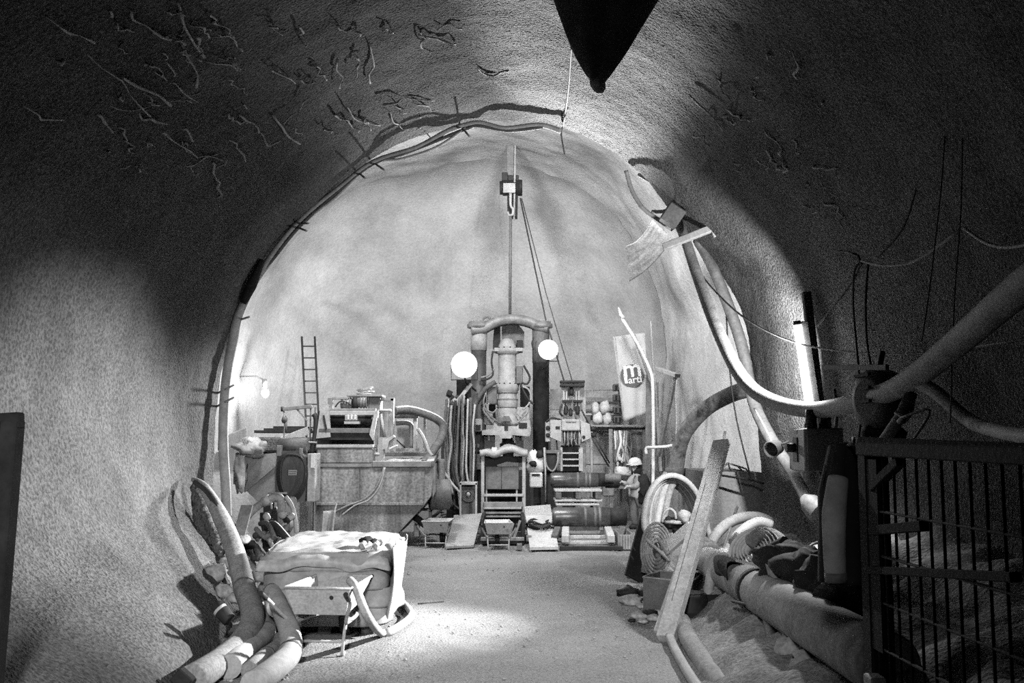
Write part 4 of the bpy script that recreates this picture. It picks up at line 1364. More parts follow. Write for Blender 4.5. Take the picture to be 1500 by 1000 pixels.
solo('chain', MB().pt([(991, 556, 21.6), (990, 580, 21.6), (991, 620, 21.6), (988, 660, 21.6)], .012, 6, 3), M_LSTEEL, 'thin chain dangling from the steel angle', 'chain')
solo('tap_pipe', MB().pt([(947, 665, 22), (947, 656, 22), (956, 655, 21.9), (975, 654, 21.8), (985, 652, 21.7)], .035, 8, 4), M_WHITE, 'white tap pipe crossing the planks above the coils', 'pipe')
random.seed(5)
SLNG = []
for k in range(9):
    x = 900 + k * 2.6
    pts = [(x + random.uniform(-1, 1), 631, 24.3), (x + random.uniform(-3, 3), 648, 24.2), (x + random.uniform(-4, 4), 665, 24.2), (x + random.uniform(-6, 6), random.uniform(672, 690), 24.2), (x + random.uniform(-2, 5), 660, 24.25), (x + 2, 632, 24.3)]
    SLNG.append(solo('lifting_sling', MB().pt(pts, random.uniform(.02, .04), 7, 4), [M_WHITE, M_LSTEEL, M_MSTEEL][k % 3], 'looped sling hanging under the bench rail beside the worker', 'sling', 'slings on the bench rail'))
label_row(SLNG, '%s looped sling from the left under the bench rail')
solo('grinding_vice', MB().blob(P(912, 692, 23.4), (.2, .15, .13), .4, 2.5, 14, 10, 9), M_WHITE, 'white bundled clamp the worker is handling', 'clamp')
solo('bench_block', MB().pb(883, 700, 900, 727, 23, .4), M_STEEL, 'grey steel block on the bench left of the worker', 'block')
solo('motor', MB().lathe([(.1, 0), (.13, .02), (.13, .3), (.09, .33)], P(886, 706, 22.4), (1, -.2, 0), 14), M_DSTEEL, 'small dark motor at the end of the upper rod', 'motor')
solo('dark_bundle', MB().blob(P(943, 716, 22.7), (.16, .15, .3), .4, 2.5, 14, 10, 12), M_BLACK, 'black jacket bundle hanging behind the worker', 'jacket')

# ------------------------------------------------------------------ the worker
FT = G(931, 775)
Yp = FT.y
pe = thing('person', 'worker in a white helmet and pale vest bending to the bench', 'person', FT)


def sk(name, verts, edges, radii, m, parent, root=0, sub=2):
    me = bpy.data.meshes.new(name)
    me.from_pydata([tuple(V(v) - ORG[parent.name]) for v in verts], edges, [])
    me.materials.append(m)
    o = bpy.data.objects.new(name, me)
    COL.objects.link(o)
    o.parent = parent
    ORG[o.name] = ORG[parent.name]
    md = o.modifiers.new('skin', 'SKIN')
    md.use_smooth_shade = True
    for i, r in enumerate(radii):
        s = me.skin_vertices[0].data[i]
        s.radius = (r, r) if not isinstance(r, tuple) else r
        s.use_root = (i == root)
    sb = o.modifiers.new('sub', 'SUBSURF')
    sb.levels = sb.render_levels = sub
    return o


def W(x, y, dy=0):
    return P(x, y, Yp + dy)


pel = W(932, 731)
spine, chest, neck, head = W(933, 718), W(934, 703), W(932, 693), W(931, 684)
shl, shr = W(927, 701, -.12), W(940, 702, .1)
ell, elr = W(919, 711, -.3), W(931, 713, -.28)
hal, har = W(912, 705, -.42), W(920, 712, -.45)
hpl, hpr = W(928, 734, -.05), W(937, 734, .05)
knl, knr = W(928, 753, -.05), W(938, 754, .04)
anl, anr = W(931, 772, 0), W(937, 771, .1)
tol, tor = W(926, 775, -.12), W(933, 774, -.02)
vs = [pel, spine, chest, neck, head, shl, ell, hal, shr, elr, har, hpl, knl, anl, hpr, knr, anr, tol, tor, head + V((-.02, -.02, .09)), head + V((-.09, -.05, -.03))]
es = [(0, 1), (1, 2), (2, 3), (3, 4), (2, 5), (5, 6), (6, 7), (2, 8), (8, 9), (9, 10), (0, 11), (11, 12), (12, 13), (0, 14), (14, 15), (15, 16), (13, 17), (16, 18), (4, 19), (4, 20)]
rs = [.14, .14, .15, .06, .1, .075, .05, .035, .075, .05, .035, .095, .065, .045, .095, .065, .045, .04, .04, .07, .045]
for hnd, base in ((hal, 7), (har, 10)):
    for k in range(5):
        off = V((-.05 + (.015 if k == 4 else 0), -.04 + .02 * k, -.02 + (.03 if k == 4 else 0)))
        a = len(vs)
        vs += [hnd + off, hnd + off * (1.9 - .1 * abs(k - 2)) + V((0, 0, -.02))]
        es += [(base, a), (a, a + 1)]
        rs += [.011, .009]
bd = sk('body', vs, es, rs, M_SKIN, pe)
sk('jacket', [pel, spine, chest, neck + V((0, 0, -.03)), shl, ell, ell.lerp(hal, .8), shr, elr, elr.lerp(har, .8)], [(0, 1), (1, 2), (2, 3), (2, 4), (4, 5), (5, 6), (2, 7), (7, 8), (8, 9)], [.155, .16, .17, .08, .1, .07, .055, .1, .07, .055], M_CLOTH, pe)
part('vest', MB().lathe([(.17, 0), (.185, .1), (.195, .25), (.17, .38), (.12, .44)], pel + V((0, 0, .02)), chest - pel, 18), M_WHITE, pe)
M_TROU = mat('grey_trousers', .12, .3, 6, .9, 0, .3, 60)
sk('trousers', [pel, hpl, knl, anl + V((0, 0, .03)), hpr, knr, anr + V((0, 0, .03))], [(0, 1), (1, 2), (2, 3), (0, 4), (4, 5), (5, 6)], [.15, .11, .085, .07, .11, .085, .07], M_TROU, pe)
for a, b in ((anl, tol), (anr, tor)):
    part('boot', MB().blob(a.lerp(b, .5) + V((0, 0, .03 - max(0, a.lerp(b, .5).z - .05))), (.11, .09, .075), .1, 2, 12, 8, 2), M_DSTEEL, pe)
hc = head + V((-.01, 0, .06))
part('helmet', MB().lathe([(.17, -.01), (.172, 0), (.15, .015), (.147, .06), (.125, .12), (.07, .155), (.001, .165)], hc, (-.12, -.05, 1), 20).blob(hc + V((-.13, -.04, .0)), (.09, .1, .015), .05, 1, 10, 6), M_WHITE, pe)
part('hair', MB().blob(head + V((.03, .03, -.06)), (.13, .13, .2), .2, 2, 12, 8, 3), M_BLACK, pe)
for s in (-1, 1):
    part('eye', MB().blob(head + V((-.1, -.06 + .03 * s, .02)), (.012, .012, .012), 0, 1, 8, 6), M_WHITE, pe)

# ------------------------------------------------------------------ mud tank with the screen unit
Y = 19.0
mk = thing('mud_tank', 'big mud-stained steel tank with a tapering right end', 'tank', (P(550, 790, Y).x, Y + 1, 0))
part('shell', MB().pp([(462, 683), (630, 683), (634, 700), (632, 725), (620, 741), (577, 787), (462, 787)], Y, 2.2), M_MUDDY, mk)
part('upper_panel', MB().pp([(463, 685), (526, 685), (526, 736), (463, 736)], Y - .02, .03), M_MUDDY, mk)
part('upper_panel', MB().pp([(528, 685), (622, 685), (620, 736), (528, 736)], Y - .02, .03), M_MUDDY, mk)
part('crease_rib', MB().pb(463, 736, 620, 740, Y - .07, .1), M_MUDDY, mk)
part('rim', MB().pb(545, 675, 632, 684, Y - .06, .12).pb(462, 678, 546, 684, Y - .04, .1), M_STEEL, mk)
part('rim', MB().beam(P(630, 679, Y), P(638, 664, Y + 2.0), .14, .12), M_STEEL, mk)
part('rim', MB().pb(560, 662, 640, 668, Y + 2.1, .12), M_STEEL, mk)
part('mud', MB().sheet(lambda u, v: P(556, 680, Y).lerp(P(626, 680, Y), u) + V((0, .08 + 1.95 * v, .06 + .05 * noise.noise(V((u * 6, v * 6, 1))))), 20, 20, .02), M_BANK, mk)
part('end_flange', MB().pp([(630, 684), (638, 678), (638, 720), (634, 728)], Y + .02, .3), M_STEEL, mk)
part('hanging_line', MB().pt([(563, 684, Y - .1), (552, 712, Y - .12), (535, 730, Y - .12), (510, 740, Y - .14), (485, 752, Y - .12)], .018, 6, 4), M_HOSE, mk)
part('hanging_line', MB().pt([(564, 684, Y - .1), (556, 712, Y - .14), (540, 732, Y - .14), (520, 740, Y - .14), (500, 755, Y - .14)], .014, 6, 4), M_HOSEL, mk)
solo('drum', MB().lathe([(.28, 0), (.3, .02), (.3, .38), (.28, .4)], P(629, 724, Y + .75), (1, .2, 0), 20), M_MSTEEL, 'dark drum lying behind the tapering tank end', 'drum')
solo('sack', MB().sheet(lambda u, v: P(634 + 16 * u + 6 * v * math.sin(u * 3), 672 + (50 + 8 * u) * v, 20.4) + V((0, .1 * math.sin(u * 6 + v * 3), 0)), 12, 14, .05), M_HOSE, 'grey sack hanging at the tank corner', 'sack')

Y = 19.1
su = thing('screen_unit', 'vibrating screen with motors mounted on the mud tank', 'machine', (P(510, 660, Y).x, Y + .5, P(0, 679, Y).z))
part('trough', MB().pb(463, 655, 546, 679, Y - .15, .5), M_MUDDY, su)
part('trough_lip', MB().pb(463, 651, 546, 655.5, Y - .17, .55), M_LSTEEL, su)
part('back_panel', MB().pb(465, 602, 548, 656, Y + .75, .06), M_DSTEEL, su)
part('feed_lip', MB().pp([(466, 629), (543, 629), (546, 644), (464, 644)], Y + .15, .12), M_DSTEEL, su)
part('feed_edge', MB().pb(466, 627, 543, 634, Y + .1, .15), M_MSTEEL, su)
part('roller', MB().cyl(P(484, 614, Y + .4), P(545, 614, Y + .4), .11, 16), M_DSTEEL, su)
part('shaft', MB().cyl(P(482, 608, Y + .35), P(546, 608, Y + .35), .05, 10), M_STEEL, su)
mbk = part('vibrator', MB().pb(505, 608, 523, 616, Y + .2, .3).pb(504, 617, 526, 621, Y + .15, .3), M_LSTEEL, su)
for x in (509, 514, 519):
    part('fin', MB().pb(x, 607, x + 2, 614, Y + .17, .05), M_WHITE, mbk)
part('cross_beam', MB().pb(480, 602, 549, 608, Y + .25, .2), M_LSTEEL, su)
part('top_deck', MB().pb(480, 598, 550, 603, Y + .3, .6), M_STEEL, su)
part('side_plate', MB().pp([(463, 642), (470, 592), (481, 592), (484, 640)], Y + .1, .1), M_LSTEEL, su)
part('side_plate', MB().pp([(541, 636), (549, 601), (554, 601), (546, 645)], Y + .05, .1), M_LSTEEL, su)
part('slot', MB().beam(P(474, 608, Y + .08), P(478, 628, Y + .08), .05, .03), M_DSTEEL, su)
for (x0, x1, y) in ((500, 516, 592), (524, 538, 588)):
    mt = part('motor', MB().cyl(P(x0, y, Y + .5), P(x1, y, Y + .5), .12, 14), M_STEEL, su)
    for k in range(3):
        part('cooling_rib', MB().lathe([(.125, 0), (.135, .005), (.135, .02), (.125, .025)], P(x0 + 4 + 4 * k, y, Y + .5), (1, 0, 0), 14), M_MSTEEL, mt)
part('motor_flange', MB().cyl(P(518, 590, Y + .5), P(524, 590, Y + .5), .15, 14), M_DSTEEL, su)
part('housing', MB().pb(539, 581, 557, 602, Y + .5, .4), M_MSTEEL, su)
part('lid', MB().pb(508, 578, 560, 580.5, Y + .4, .5), M_STEEL, su)
part('left_frame', MB().pb(480, 582, 487, 600, Y + .4, .1).pb(487, 581.5, 510, 585, Y + .4, .1).pb(471, 591, 479, 600, Y + .4, .3), M_STEEL, su)
part('cable', MB().pt([(491, 596, Y + .35), (498, 588, Y + .35), (508, 589, Y + .35), (515, 594, Y + .35)], .015, 6, 4), M_RUBBER, su)
pf = part('portal', MB().pb(571, 583, 577, 662, Y + .6, .12).pb(556, 582.5, 577, 587, Y + .6, .12).pb(549, 602, 554, 668, Y + .4, .08), M_STEEL, su)
part('shield', MB().pp([(556, 603), (571, 603), (568, 640), (556, 640)], Y + .65, .04), M_STEEL, su)
part('rod', MB().cyl(P(558, 606, Y + .6), P(563, 640, Y + .6), .03, 8).cyl(P(553, 601, Y + .3), P(573, 601, Y + .3), .025, 8).cyl(P(545, 665, Y + .1), P(556, 665, Y + .1), .03, 8), M_LSTEEL, su)
part('bracket_box', MB().pp([(560, 642), (566, 642), (576, 637), (578, 640), (570, 646), (567, 658), (560, 658)], Y + .2, .25), M_LSTEEL, su)
part('tilted_plate', MB().beam(P(571, 657, Y + .15), P(582, 652, Y + .15), .18, .03, (1, 0, 0)), M_WHITE, su)
part('support', MB().pb(548, 662, 552, 679, Y + .2, .1).pb(559, 658, 563, 680, Y + .3, .1), M_LSTEEL, su)
RODS = []
for k in range(6):
    a = P(523 + random.uniform(-1, 4), 578 - k * 1.3, Y + .6 + .04 * k)
    b = P(543 + random.uniform(-3, 6), 577 - k * random.uniform(.5, 2.4), Y + .65 + .05 * k)
    RODS.append(solo('steel_rod', MB().tube([a, b], .018, 6), M_STEEL, 'short rod in the loose pile on top of the screen unit', 'rod', 'rods on the screen unit'))
label_row(RODS, '%s rod from the bottom in the loose pile atop the screen unit', lambda o: o.location.z)
# discharge hose, pump frame behind the tank
Y = 20.4
solo('discharge_hose', MB().pt([(578, 602, Y - .3), (598, 600, Y - .1), (622, 606, Y), (640, 614, Y), (649, 624, Y), (647, 640, Y - .1), (638, 655, Y - .3), (626, 672, Y - .6), (618, 680, Y - .8)], .085, 12, 5), M_HOSED, 'dark hose arching from the screen unit down into the tank', 'hose')
pfm = thing('pump_rack', 'grey boxed pipe rack standing on the tank behind the hose', 'rack', (P(600, 655, Y).x, Y, P(0, 660, Y).z))
part('panel', MB().pb(581, 614, 604, 658, Y + .25, .05), M_LSTEEL, pfm)
part('bent_pipe', MB().pt([(580, 620, Y + .1), (594, 619, Y + .1), (602, 622, Y + .1), (603, 632, Y + .1), (603, 656, Y + .1)], .05, 10, 4), M_STEEL, pfm)
part('header_pipe', MB().cyl(P(577, 608, Y), P(613, 608, Y), .06, 12), M_STEEL, pfm)
part('post', MB().pb(605, 609, 611, 660, Y, .08), M_LSTEEL, pfm)
part('post', MB().pb(620, 611, 624, 658, Y + .1, .06), M_STEEL, pfm)
part('brace', MB().tube([P(581, 644, Y), P(594, 656, Y)], .015, 6), M_DSTEEL, pfm)
part('sill', MB().pb(580, 656, 626, 661, Y - .02, .4), M_MUDDY, pfm)
solo('thin_hose', MB().pt([(612, 628, Y - .1), (620, 640, Y - .2), (628, 660, Y - .5), (634, 668, Y - .6)], .035, 8, 4), M_HOSE, 'thin grey hose bending over the tank rim', 'hose')
solo('paper_sack', MB().sheet(lambda u, v: P(474 + 17 * u - 5 * v, 748 + 63 * v + 3 * math.sin(u * 5), 17.6) + V((0, .12 * math.sin(u * PI) - .1 * v, .03 * math.sin(v * 8 + u * 5))), 12, 12, .03), M_LSTEEL, 'torn paper sack upright behind the wrapped pallet', 'sack')
solo('stick', MB().tube([P(483, 775, 17.6), P(493, 738, 17.9)], .012, 5), M_LSTEEL, 'thin stick poking from the torn paper sack', 'stick')
t = thing('jack_base', 'dark jack and timber stub under the tank end', 'jack', G(612, 785))
part('jack', MB().tube([P(600, 752, 19.6), P(612, 760, 19.4), P(622, 768, 19.2)], .07, 10), M_DSTEEL, t)
part('stub', MB().pb(606, 768, 614, 786, 19.2, .2), M_STEEL, t)
part('plate', MB().pb(608, 745, 634, 748, 20, .3), M_STEEL, t)
part('support', MB().pb(628, 700, 633, 760, 20.2, .1), M_STEEL, t)

# ladder
Y = 26.0
ld = thing('ladder', 'narrow steel ladder leaning on the far wall beside the screen unit', 'ladder', P(462, 700, 25))
part('stile', MB().beam(P(449, 640, 25.2), P(442, 493, 26.4), .05, .05), M_DSTEEL, ld)
part('stile', MB().beam(P(468, 640, 25.2), P(461, 493, 26.4), .05, .05), M_DSTEEL, ld)
for k in range(9):
    y = 507 + 17 * k
    f = (640 - y) / 147
    Yk = 25.2 + 1.2 * f
    part('rung', MB().beam(P(449 - 7 * f, y, Yk), P(468 - 7 * f, y, Yk), .035, .035), M_DSTEEL, ld)

# concrete basin, gratings and davit on the left
Y = 20.5
struct('trim_2', MB().pb(318, 640, 452, 662, Y, 4.5, .04), M_SHOT)
struct('trim_3', MB().pb(300, 662, 440, 800, Y + .3, 4.0, .04), M_SHOT_FAR)
for k in range(3):
    solo('steel_grating', MB().pb(372 + 14 * k, 630 - 3 * k, 450 - 3 * k, 634 - 3 * k, Y + .8 + .6 * k, .8), M_DSTEEL, ['dark grating lowest of the stack on the basin', 'dark grating in the middle of the stack on the basin', 'dark grating topmost of the stack on the basin'][k], 'grating')
solo('plank', MB().beam(P(412, 646, Y - .05), P(452, 630, Y + .2), .05, .16), M_LSTEEL, 'pale plank sloping up to the davit post', 'plank')
Y = 19.3
dv = thing('davit', 'steel davit arm with a chain block beside the screen unit', 'davit', (P(456, 780, Y).x, Y, 0))
part('post', MB().pb(450, 594, 455, 790, Y, .08).pb(456.5, 596, 461.5, 790, Y + .05, .08), M_STEEL, dv)
part('arm', MB().beam(P(413, 599, Y), P(457, 595, Y), .075, .07), M_STEEL, dv)
part('end_cap', MB().cyl(P(412, 599, Y), P(415, 599, Y), .05, 10), M_DSTEEL, dv)
part('brace', MB().beam(P(435, 599, Y), P(450, 616, Y), .03, .03), M_STEEL, dv)
part('chain', MB().pt([(416, 602, Y), (417, 620, Y), (416, 640, Y), (412, 660, Y)], .014, 6), M_STEEL, dv)
part('chain_block', MB().blob(P(417, 614, Y), (.055, .05, .075), .3, 2, 10, 7, 4).cyl(P(419, 617, Y), P(419, 632, Y), .022, 8), M_MSTEEL, dv)
part('cross_pin', MB().cyl(P(440, 647, Y - .1), P(464, 648, Y - .1), .018, 8), M_LSTEEL, dv)
part('black_hose', MB().pt([(460, 606, Y - .05), (463, 615, Y - .05), (461, 640, Y - .05), (456, 665, Y - .05)], .05, 8, 4), M_RUBBER, dv)
# switch cabinet with cable loops
Y = 17.6
sc = thing('switch_cabinet', 'round-shouldered dark cabinet hung with cable loops', 'cabinet', (P(432, 730, Y).x, Y + .3, 0))
part('front', MB().pp([(404, 735), (402, 690), (406, 668), (414, 660), (438, 660), (447, 670), (449, 690), (446, 735)], Y, .5), mat('cabinet_dark', .07, .4, 3, .6, 0, .2, 20, streak=True), sc)
part('side_panel', MB().pb(449, 664, 462, 735, Y + .05, .5), M_LSTEEL, sc)
part('notice', MB().pb(455, 664, 460.5, 685, Y + .02, .03), M_WHITE, sc)
part('name_plate', MB().pb(422, 688, 435, 696, Y - .02, .03), M_LSTEEL, sc)
part('plate_slot', MB().pb(423.5, 690, 433.5, 691, Y - .025, .01).pb(423.5, 693, 433.5, 694, Y - .025, .01), M_MSTEEL, sc)
part('drum_top', MB().cyl(P(410, 652, Y + .3), P(450, 652, Y + .3), .13, 16), M_MSTEEL, sc)
part('lug', MB().pb(405, 652, 412, 668, Y - .05, .12), M_STEEL, sc)
part('lug', MB().pb(438, 656, 442, 668, Y - .05, .12), M_STEEL, sc)
part('stand_leg', MB().pb(450, 735, 455, 811, Y, .1), M_MSTEEL, sc)
part('stand_leg', MB().pb(408, 735, 413, 809, Y + .2, .1), M_MSTEEL, sc)
LOOP = []
for k in range(5):
    o = k * 1.2
    pts = [(407 + o, 680), (413 + o, 668), (425, 664 + k * .4), (440, 667 + k * .5), (449 - o * .4, 685), (448 - o * .8, 708), (438 - o, 728 - o), (425, 733 - o), (412 + o, 722), (406 + o, 702)]
    LOOP.append(solo('cable_loop', MB().tube([P(x, y, Y - .06 - .02 * k) for x, y in pts], .018, 6, 3, True), M_RUBBER, 'dark cable loop hung round the front of the dark cabinet', 'cable', 'cable loops on the cabinet'))
label_row(LOOP, '%s cable loop from the front hung round the dark cabinet', lambda o: o.location.y)
# boards and bag
Y = 18.2
solo('plywood_sheet', MB().pp([(358, 668), (404, 663), (404, 700), (404, 736), (378, 735), (358, 716)], Y, .04), M_PLY, 'stained plywood sheet leaning left of the dark cabinet', 'board')
solo('dark_prop', MB().pb(384, 734, 400, 807, Y + .02, .12), M_DSTEEL, 'dark prop standing under the stained plywood sheet', 'prop')
solo('plywood_batten', MB().beam(P(357, 719, Y - .03), P(402, 681, Y - .03), .07, .03, (0, 1, 0)), M_PLY, 'thin batten slanting across the plywood sheet', 'batten')
solo('plywood_sheet', MB().beam(P(325, 668, Y + .4), P(360, 652, Y + 1.6), .04, .7), M_PLY, 'grey board lying level beside the arch hose', 'board')
t = thing('plastic_bag', 'clear crumpled plastic bag drooping over the boards', 'bag', P(352, 715, Y))
part('bag', MB().blob(P(366, 655, Y - .1), (.27, .2, .17), .4, 2, 18, 12, 5).blob(P(351, 690, Y - .15), (.12, .1, .34), .35, 2, 14, 10, 8), M_BAG, t)
part('knot', MB().blob(P(366, 646, Y - .2), (.08, .08, .07), .5, 3, 10, 7, 9), M_WHITE, t)
# pump manifold
Y = 14.8
pm = thing('pump_manifold', 'cluster of valves and stub hoses in front of the dark cabinet', 'pump', (P(410, 790, Y).x, Y, 0))
part('body', MB().blob(P(404, 772, Y + .25), (.22, .2, .28), .35, 2, 14, 10, 14), M_DSTEEL, pm)
part('stand_pipe', MB().pt([(413, 775, Y), (412, 735, Y), (405, 728, Y), (395, 731, Y)], .065, 12, 4), M_HOSE, pm)
part('coupling', MB().cyl(P(385, 736, Y), P(396, 731, Y), .075, 12), M_LSTEEL, pm)
part('elbow_hose', MB().pt([(386, 735, Y), (372, 746, Y), (360, 760, Y), (354, 778, Y)], .055, 12, 4), M_HOSE, pm)
part('thin_hose', MB().pt([(418, 727, Y), (427, 740, Y), (432, 760, Y), (434, 780, Y)], .033, 10, 4), M_HOSEL, pm)
part('handwheel', MB().tube([P(393, 722, Y) + V((0, 0, 0)), P(420, 722, Y - .1)], .012, 6).tube([P(396, 728, Y), P(398, 745, Y - .1)], .015, 6), M_LSTEEL, pm)
part('gauge', MB().lathe([(.07, 0), (.08, .03), (.06, .04)], P(428, 735, Y + .2), (0, -1, .2), 14), M_STEEL, pm)
for k in range(7):
    x, y = 388 + 7 * k, 752 + (k % 3) * 9
    part('valve', MB().lathe([(.02, 0), (.05, .03), (.05, .1), (.025, .13)], P(x, y, Y - .1), (random.uniform(-1, 1), -.6, random.uniform(-1, 1)), 10), [M_LSTEEL, M_DSTEEL, M_MSTEEL][k % 3], pm)
random.seed(21)
JUMB = []
for k in range(10):
    x0, y0 = random.uniform(352, 400), random.uniform(765, 815)
    pts = [(x0, y0, 14.2), (x0 + random.uniform(8, 18), y0 + random.uniform(-10, 12), 14), (x0 + random.uniform(18, 34), y0 + random.uniform(0, 22), 13.8)]
    q = [P(*a) for a in pts]
    for p in q:
        p.z = max(p.z, .06)
    JUMB.append(solo('jumbled_hose', MB().tube(q, random.uniform(.03, .055), 9, 5), [M_HOSED, M_HOSE, M_RUBBER, M_HOSED][k % 4], 'short hose in the jumble between left wall and wrapped sacks', 'hose', 'jumbled hoses at the left'))
label_row(JUMB, '%s short hose from the left in the jumble behind the wrapped sacks')
solo('shovel_blade', MB().pp([(366, 885), (372, 870), (398, 822), (399, 862), (390, 880)], 12.2, .03), M_STEEL, 'grey sheet of metal standing left of the wrapped sacks', 'sheet')
solo('prop_pipe', MB().beam(P(328, 760, 13.6), P(343, 838, 12.2), .1, .1), M_HOSED, 'dark prop behind the outermost hose', 'prop')

# ------------------------------------------------------------------ right side, middle ground
random.seed(31)
solo('tank_box', MB().pp([(1030, 690), (1118, 692), (1118, 815), (1030, 815)], 15.6, 2.2), mat('tank_grey', .22, .2, 3, .8, 0, .2, 30, .2), 'plain grey tank wall behind the coils in the right recess', 'tank')
t = thing('wire_cage', 'little bent wire frame on top of the grey tank', 'frame', P(1075, 692, 15.9))
for a, b in (((1052, 690), (1066, 678)), ((1066, 678), (1092, 686)), ((1066, 678), (1072, 692)), ((1092, 686), (1098, 692)), ((1080, 682), (1090, 692)), ((1058, 684), (1090, 690))):
    part('wire', MB().tube([P(*a, 15.9), P(*b, 16.0)], .014, 6), M_LSTEEL, t)
solo('prop_bar', MB().tube([P(1044, 694, 15.2), P(1102, 703, 15), P(1118, 708, 14.8)], .018, 6), M_DSTEEL, 'dark rod lying across in front of the grey tank', 'rod')
solo('chain', MB().pt([(1062, 632, 15), (1058, 660, 14.8), (1054, 690, 14.6), (1050, 712, 14.4)], .02, 6, 3), M_STEEL, 'chain hanging beside the top of the long bright plank', 'chain')

# long planks leaning
mb = MB()
b0, b1 = G(963, 940), G(986, 940)
t0, t1 = P(1052, 650, 12.4), P(1060, 652, 12.4)
dl = (P(1054, 650, 12.4) - G(972, 938))
lp = thing('leaning_plank', 'long bright sawn plank leaning towards the right recess', 'plank', G(975, 938))
ax = dl.normalized()
side = V((.72, -.55, 0))
side = (side - ax * side.dot(ax)).normalized()
nr = ax.cross(side)
m0 = G(976, 938) + V((0, 0, .02))
R = Matrix((side, nr, ax)).transposed()
part('plank', MB().box(m0 + dl / 2 + nr * 0, (.19, .1, dl.length), R, .004), M_WOOD, lp)
part('split', MB().box(m0 + dl * .45 + side * -.03 - nr * .051, (.006, .004, dl.length * .6), R), M_WOODD, lp)
part('batten', MB().beam(m0 + dl * .02 + V((-.1, .1, 0)), m0 + dl * .4 + V((-.06, .1, 0)), .05, .05), M_WOOD, lp)
dk = thing('dark_board', 'dark board leaning at the foot of the hose coils', 'board', G(930, 850))
a0 = G(930, 851) + V((0, 0, .02))
a1 = P(962, 725, 15.2)
part('board', MB().beam(a0, a1, .34, .05, (.25, -1, 0)), M_BLACK, dk)
part('pale_edge', MB().beam(G(921, 849) + V((0, -.03, .03)), P(955, 722, 15.2) + V((-.02, -.04, 0)), .05, .07, (.25, -1, 0)), M_PLY, dk)

# hanging coils of hose
Y = 14.4
k = 0
for (cx, cy, rx, ry, n) in ((990, 772, 46, 76, 6),):
    for q in range(n):
        s = q * 3.6
        pts = []
        for i in range(22):
            a = 2 * PI * i / 22
            x = cx + (rx - s) * math.cos(a) + (8 if math.sin(a) < 0 else -6 * math.sin(a))
            y = cy - (ry - s * .8) * math.sin(a)
            pts.append(P(x, y, Y + .1 * q + .25 * math.cos(a)))
        solo('hose_coil', MB().tube(pts, .042, 9, 2, True), M_HOSE if q % 2 else M_HOSEL, '%s loop, from the outside, of the tall hose coil behind the plank' % ordinal(q), 'hose')
for q in range(3):
    x = 954 + 9 * q
    solo('hanging_strand', MB().pt([(x + 22, 694 + 4 * q, Y + .3), (x + 10, 715, Y + .2), (x, 760, Y + .1), (x - 6, 810, Y), (x - 10, 838, Y)], .055, 9, 4), [M_HOSE, M_HOSEL, M_HOSE][q], ['leftmost hose strand falling from the tall coil', 'middle hose strand falling from the tall coil', 'right hose strand falling from the tall coil'][q], 'hose')
# lay-flat roll standing lower left
Y = 13.4
fr = thing('flat_hose_roll', 'upright spiral roll of flat hose above the dark trough', 'hose', P(963, 838, Y))
mb = MB()
c = P(962, 805, Y)
pts = []
for i in range(126):
    a = 2 * PI * i / 22
    r = .1 + .0021 * i
    pts.append(c + V((r * .62 * math.cos(a), .3 * r * math.cos(a), r * 1.02 * math.sin(a))))
mb.tube(pts, .019, 6)
part('spiral', mb, M_HOSE, fr)
part('tie_cord', MB().pt([(947, 788, Y - .25), (956, 798, Y - .3), (972, 812, Y - .3), (980, 822, Y - .25)], .022, 7, 3), M_HOSEL, fr)
part('loose_end', MB().pt([(964, 788, Y - .28), (972, 800, Y - .3), (978, 812, Y - .28)], .03, 7, 3), M_HOSE, fr)
# valve junk on the coil
vj = thing('pipe_fitting', 'muddy valve fitting sitting in the coil opening', 'fitting', P(984, 785, 13.8))
part('body', MB().blob(P(984, 768, 13.8), (.14, .12, .11), .35, 2, 14, 10, 31), M_DSTEEL, vj)
part('plate', MB().blob(P(986, 765, 13.7), (.13, .1, .03), .3, 2, 12, 6, 32), M_LSTEEL, vj)
part('handle', MB().pt([(970, 765, 13.7), (972, 752, 13.7), (980, 745, 13.7), (988, 750, 13.7), (990, 760, 13.7)], .02, 7, 4), M_LSTEEL, vj)
part('drum', MB().cyl(P(986, 790, 13.85), P(986, 774, 13.85), .13, 14), M_STEEL, vj)
part('knob', MB().blob(P(1002, 757, 13.7), (.09, .08, .08), .4, 2, 10, 8, 35), M_LSTEEL, vj)
solo('white_chute', MB().beam(P(980, 800, 13.2), P(1012, 772, 13.0), .05, .2, (0, 1, 1)), M_WHITE, 'short white board lying slanted behind the long plank', 'board')
# trough, drum, rubble
Y = 11.9
tr = thing('trough', 'dark open trough on the floor left of the long plank', 'trough', (P(985, 880, Y).x, Y, 0))
o1 = [P(942, 845, Y), P(1012, 852, Y - .3), P(1030, 840, Y + .4), P(966, 836, Y + .55)]
o0 = [V((p.x * .985 + .02, p.y, .02)) for p in o1]
i1 = [p.lerp((o1[0] + o1[1] + o1[2] + o1[3]) / 4, .05) for p in o1]
i0 = [p.lerp((o0[0] + o0[1] + o0[2] + o0[3]) / 4, .06) + V((0, 0, .03)) for p in o0]
mb = MB()
mb.add(o1 + o0 + i1 + i0, [[0, 1, 5, 4], [1, 2, 6, 5], [2, 3, 7, 6], [3, 0, 4, 7], [4, 5, 6, 7], [8, 12, 13, 9], [9, 13, 14, 10], [10, 14, 15, 11], [11, 15, 12, 8], [12, 15, 14, 13], [0, 8, 9, 1], [1, 9, 10, 2], [2, 10, 11, 3], [3, 11, 8, 0]])
part('tub', mb, M_MSTEEL, tr)
part('rim', MB().tube(o1, .012, 6, 0, True), M_LSTEEL, tr)
Y = 10.9
c = P(1012, 870, Y)
dr = thing('black_drum', 'black drum standing at the foot of the leaning plank', 'drum', (c.x, Y + .15, 0))
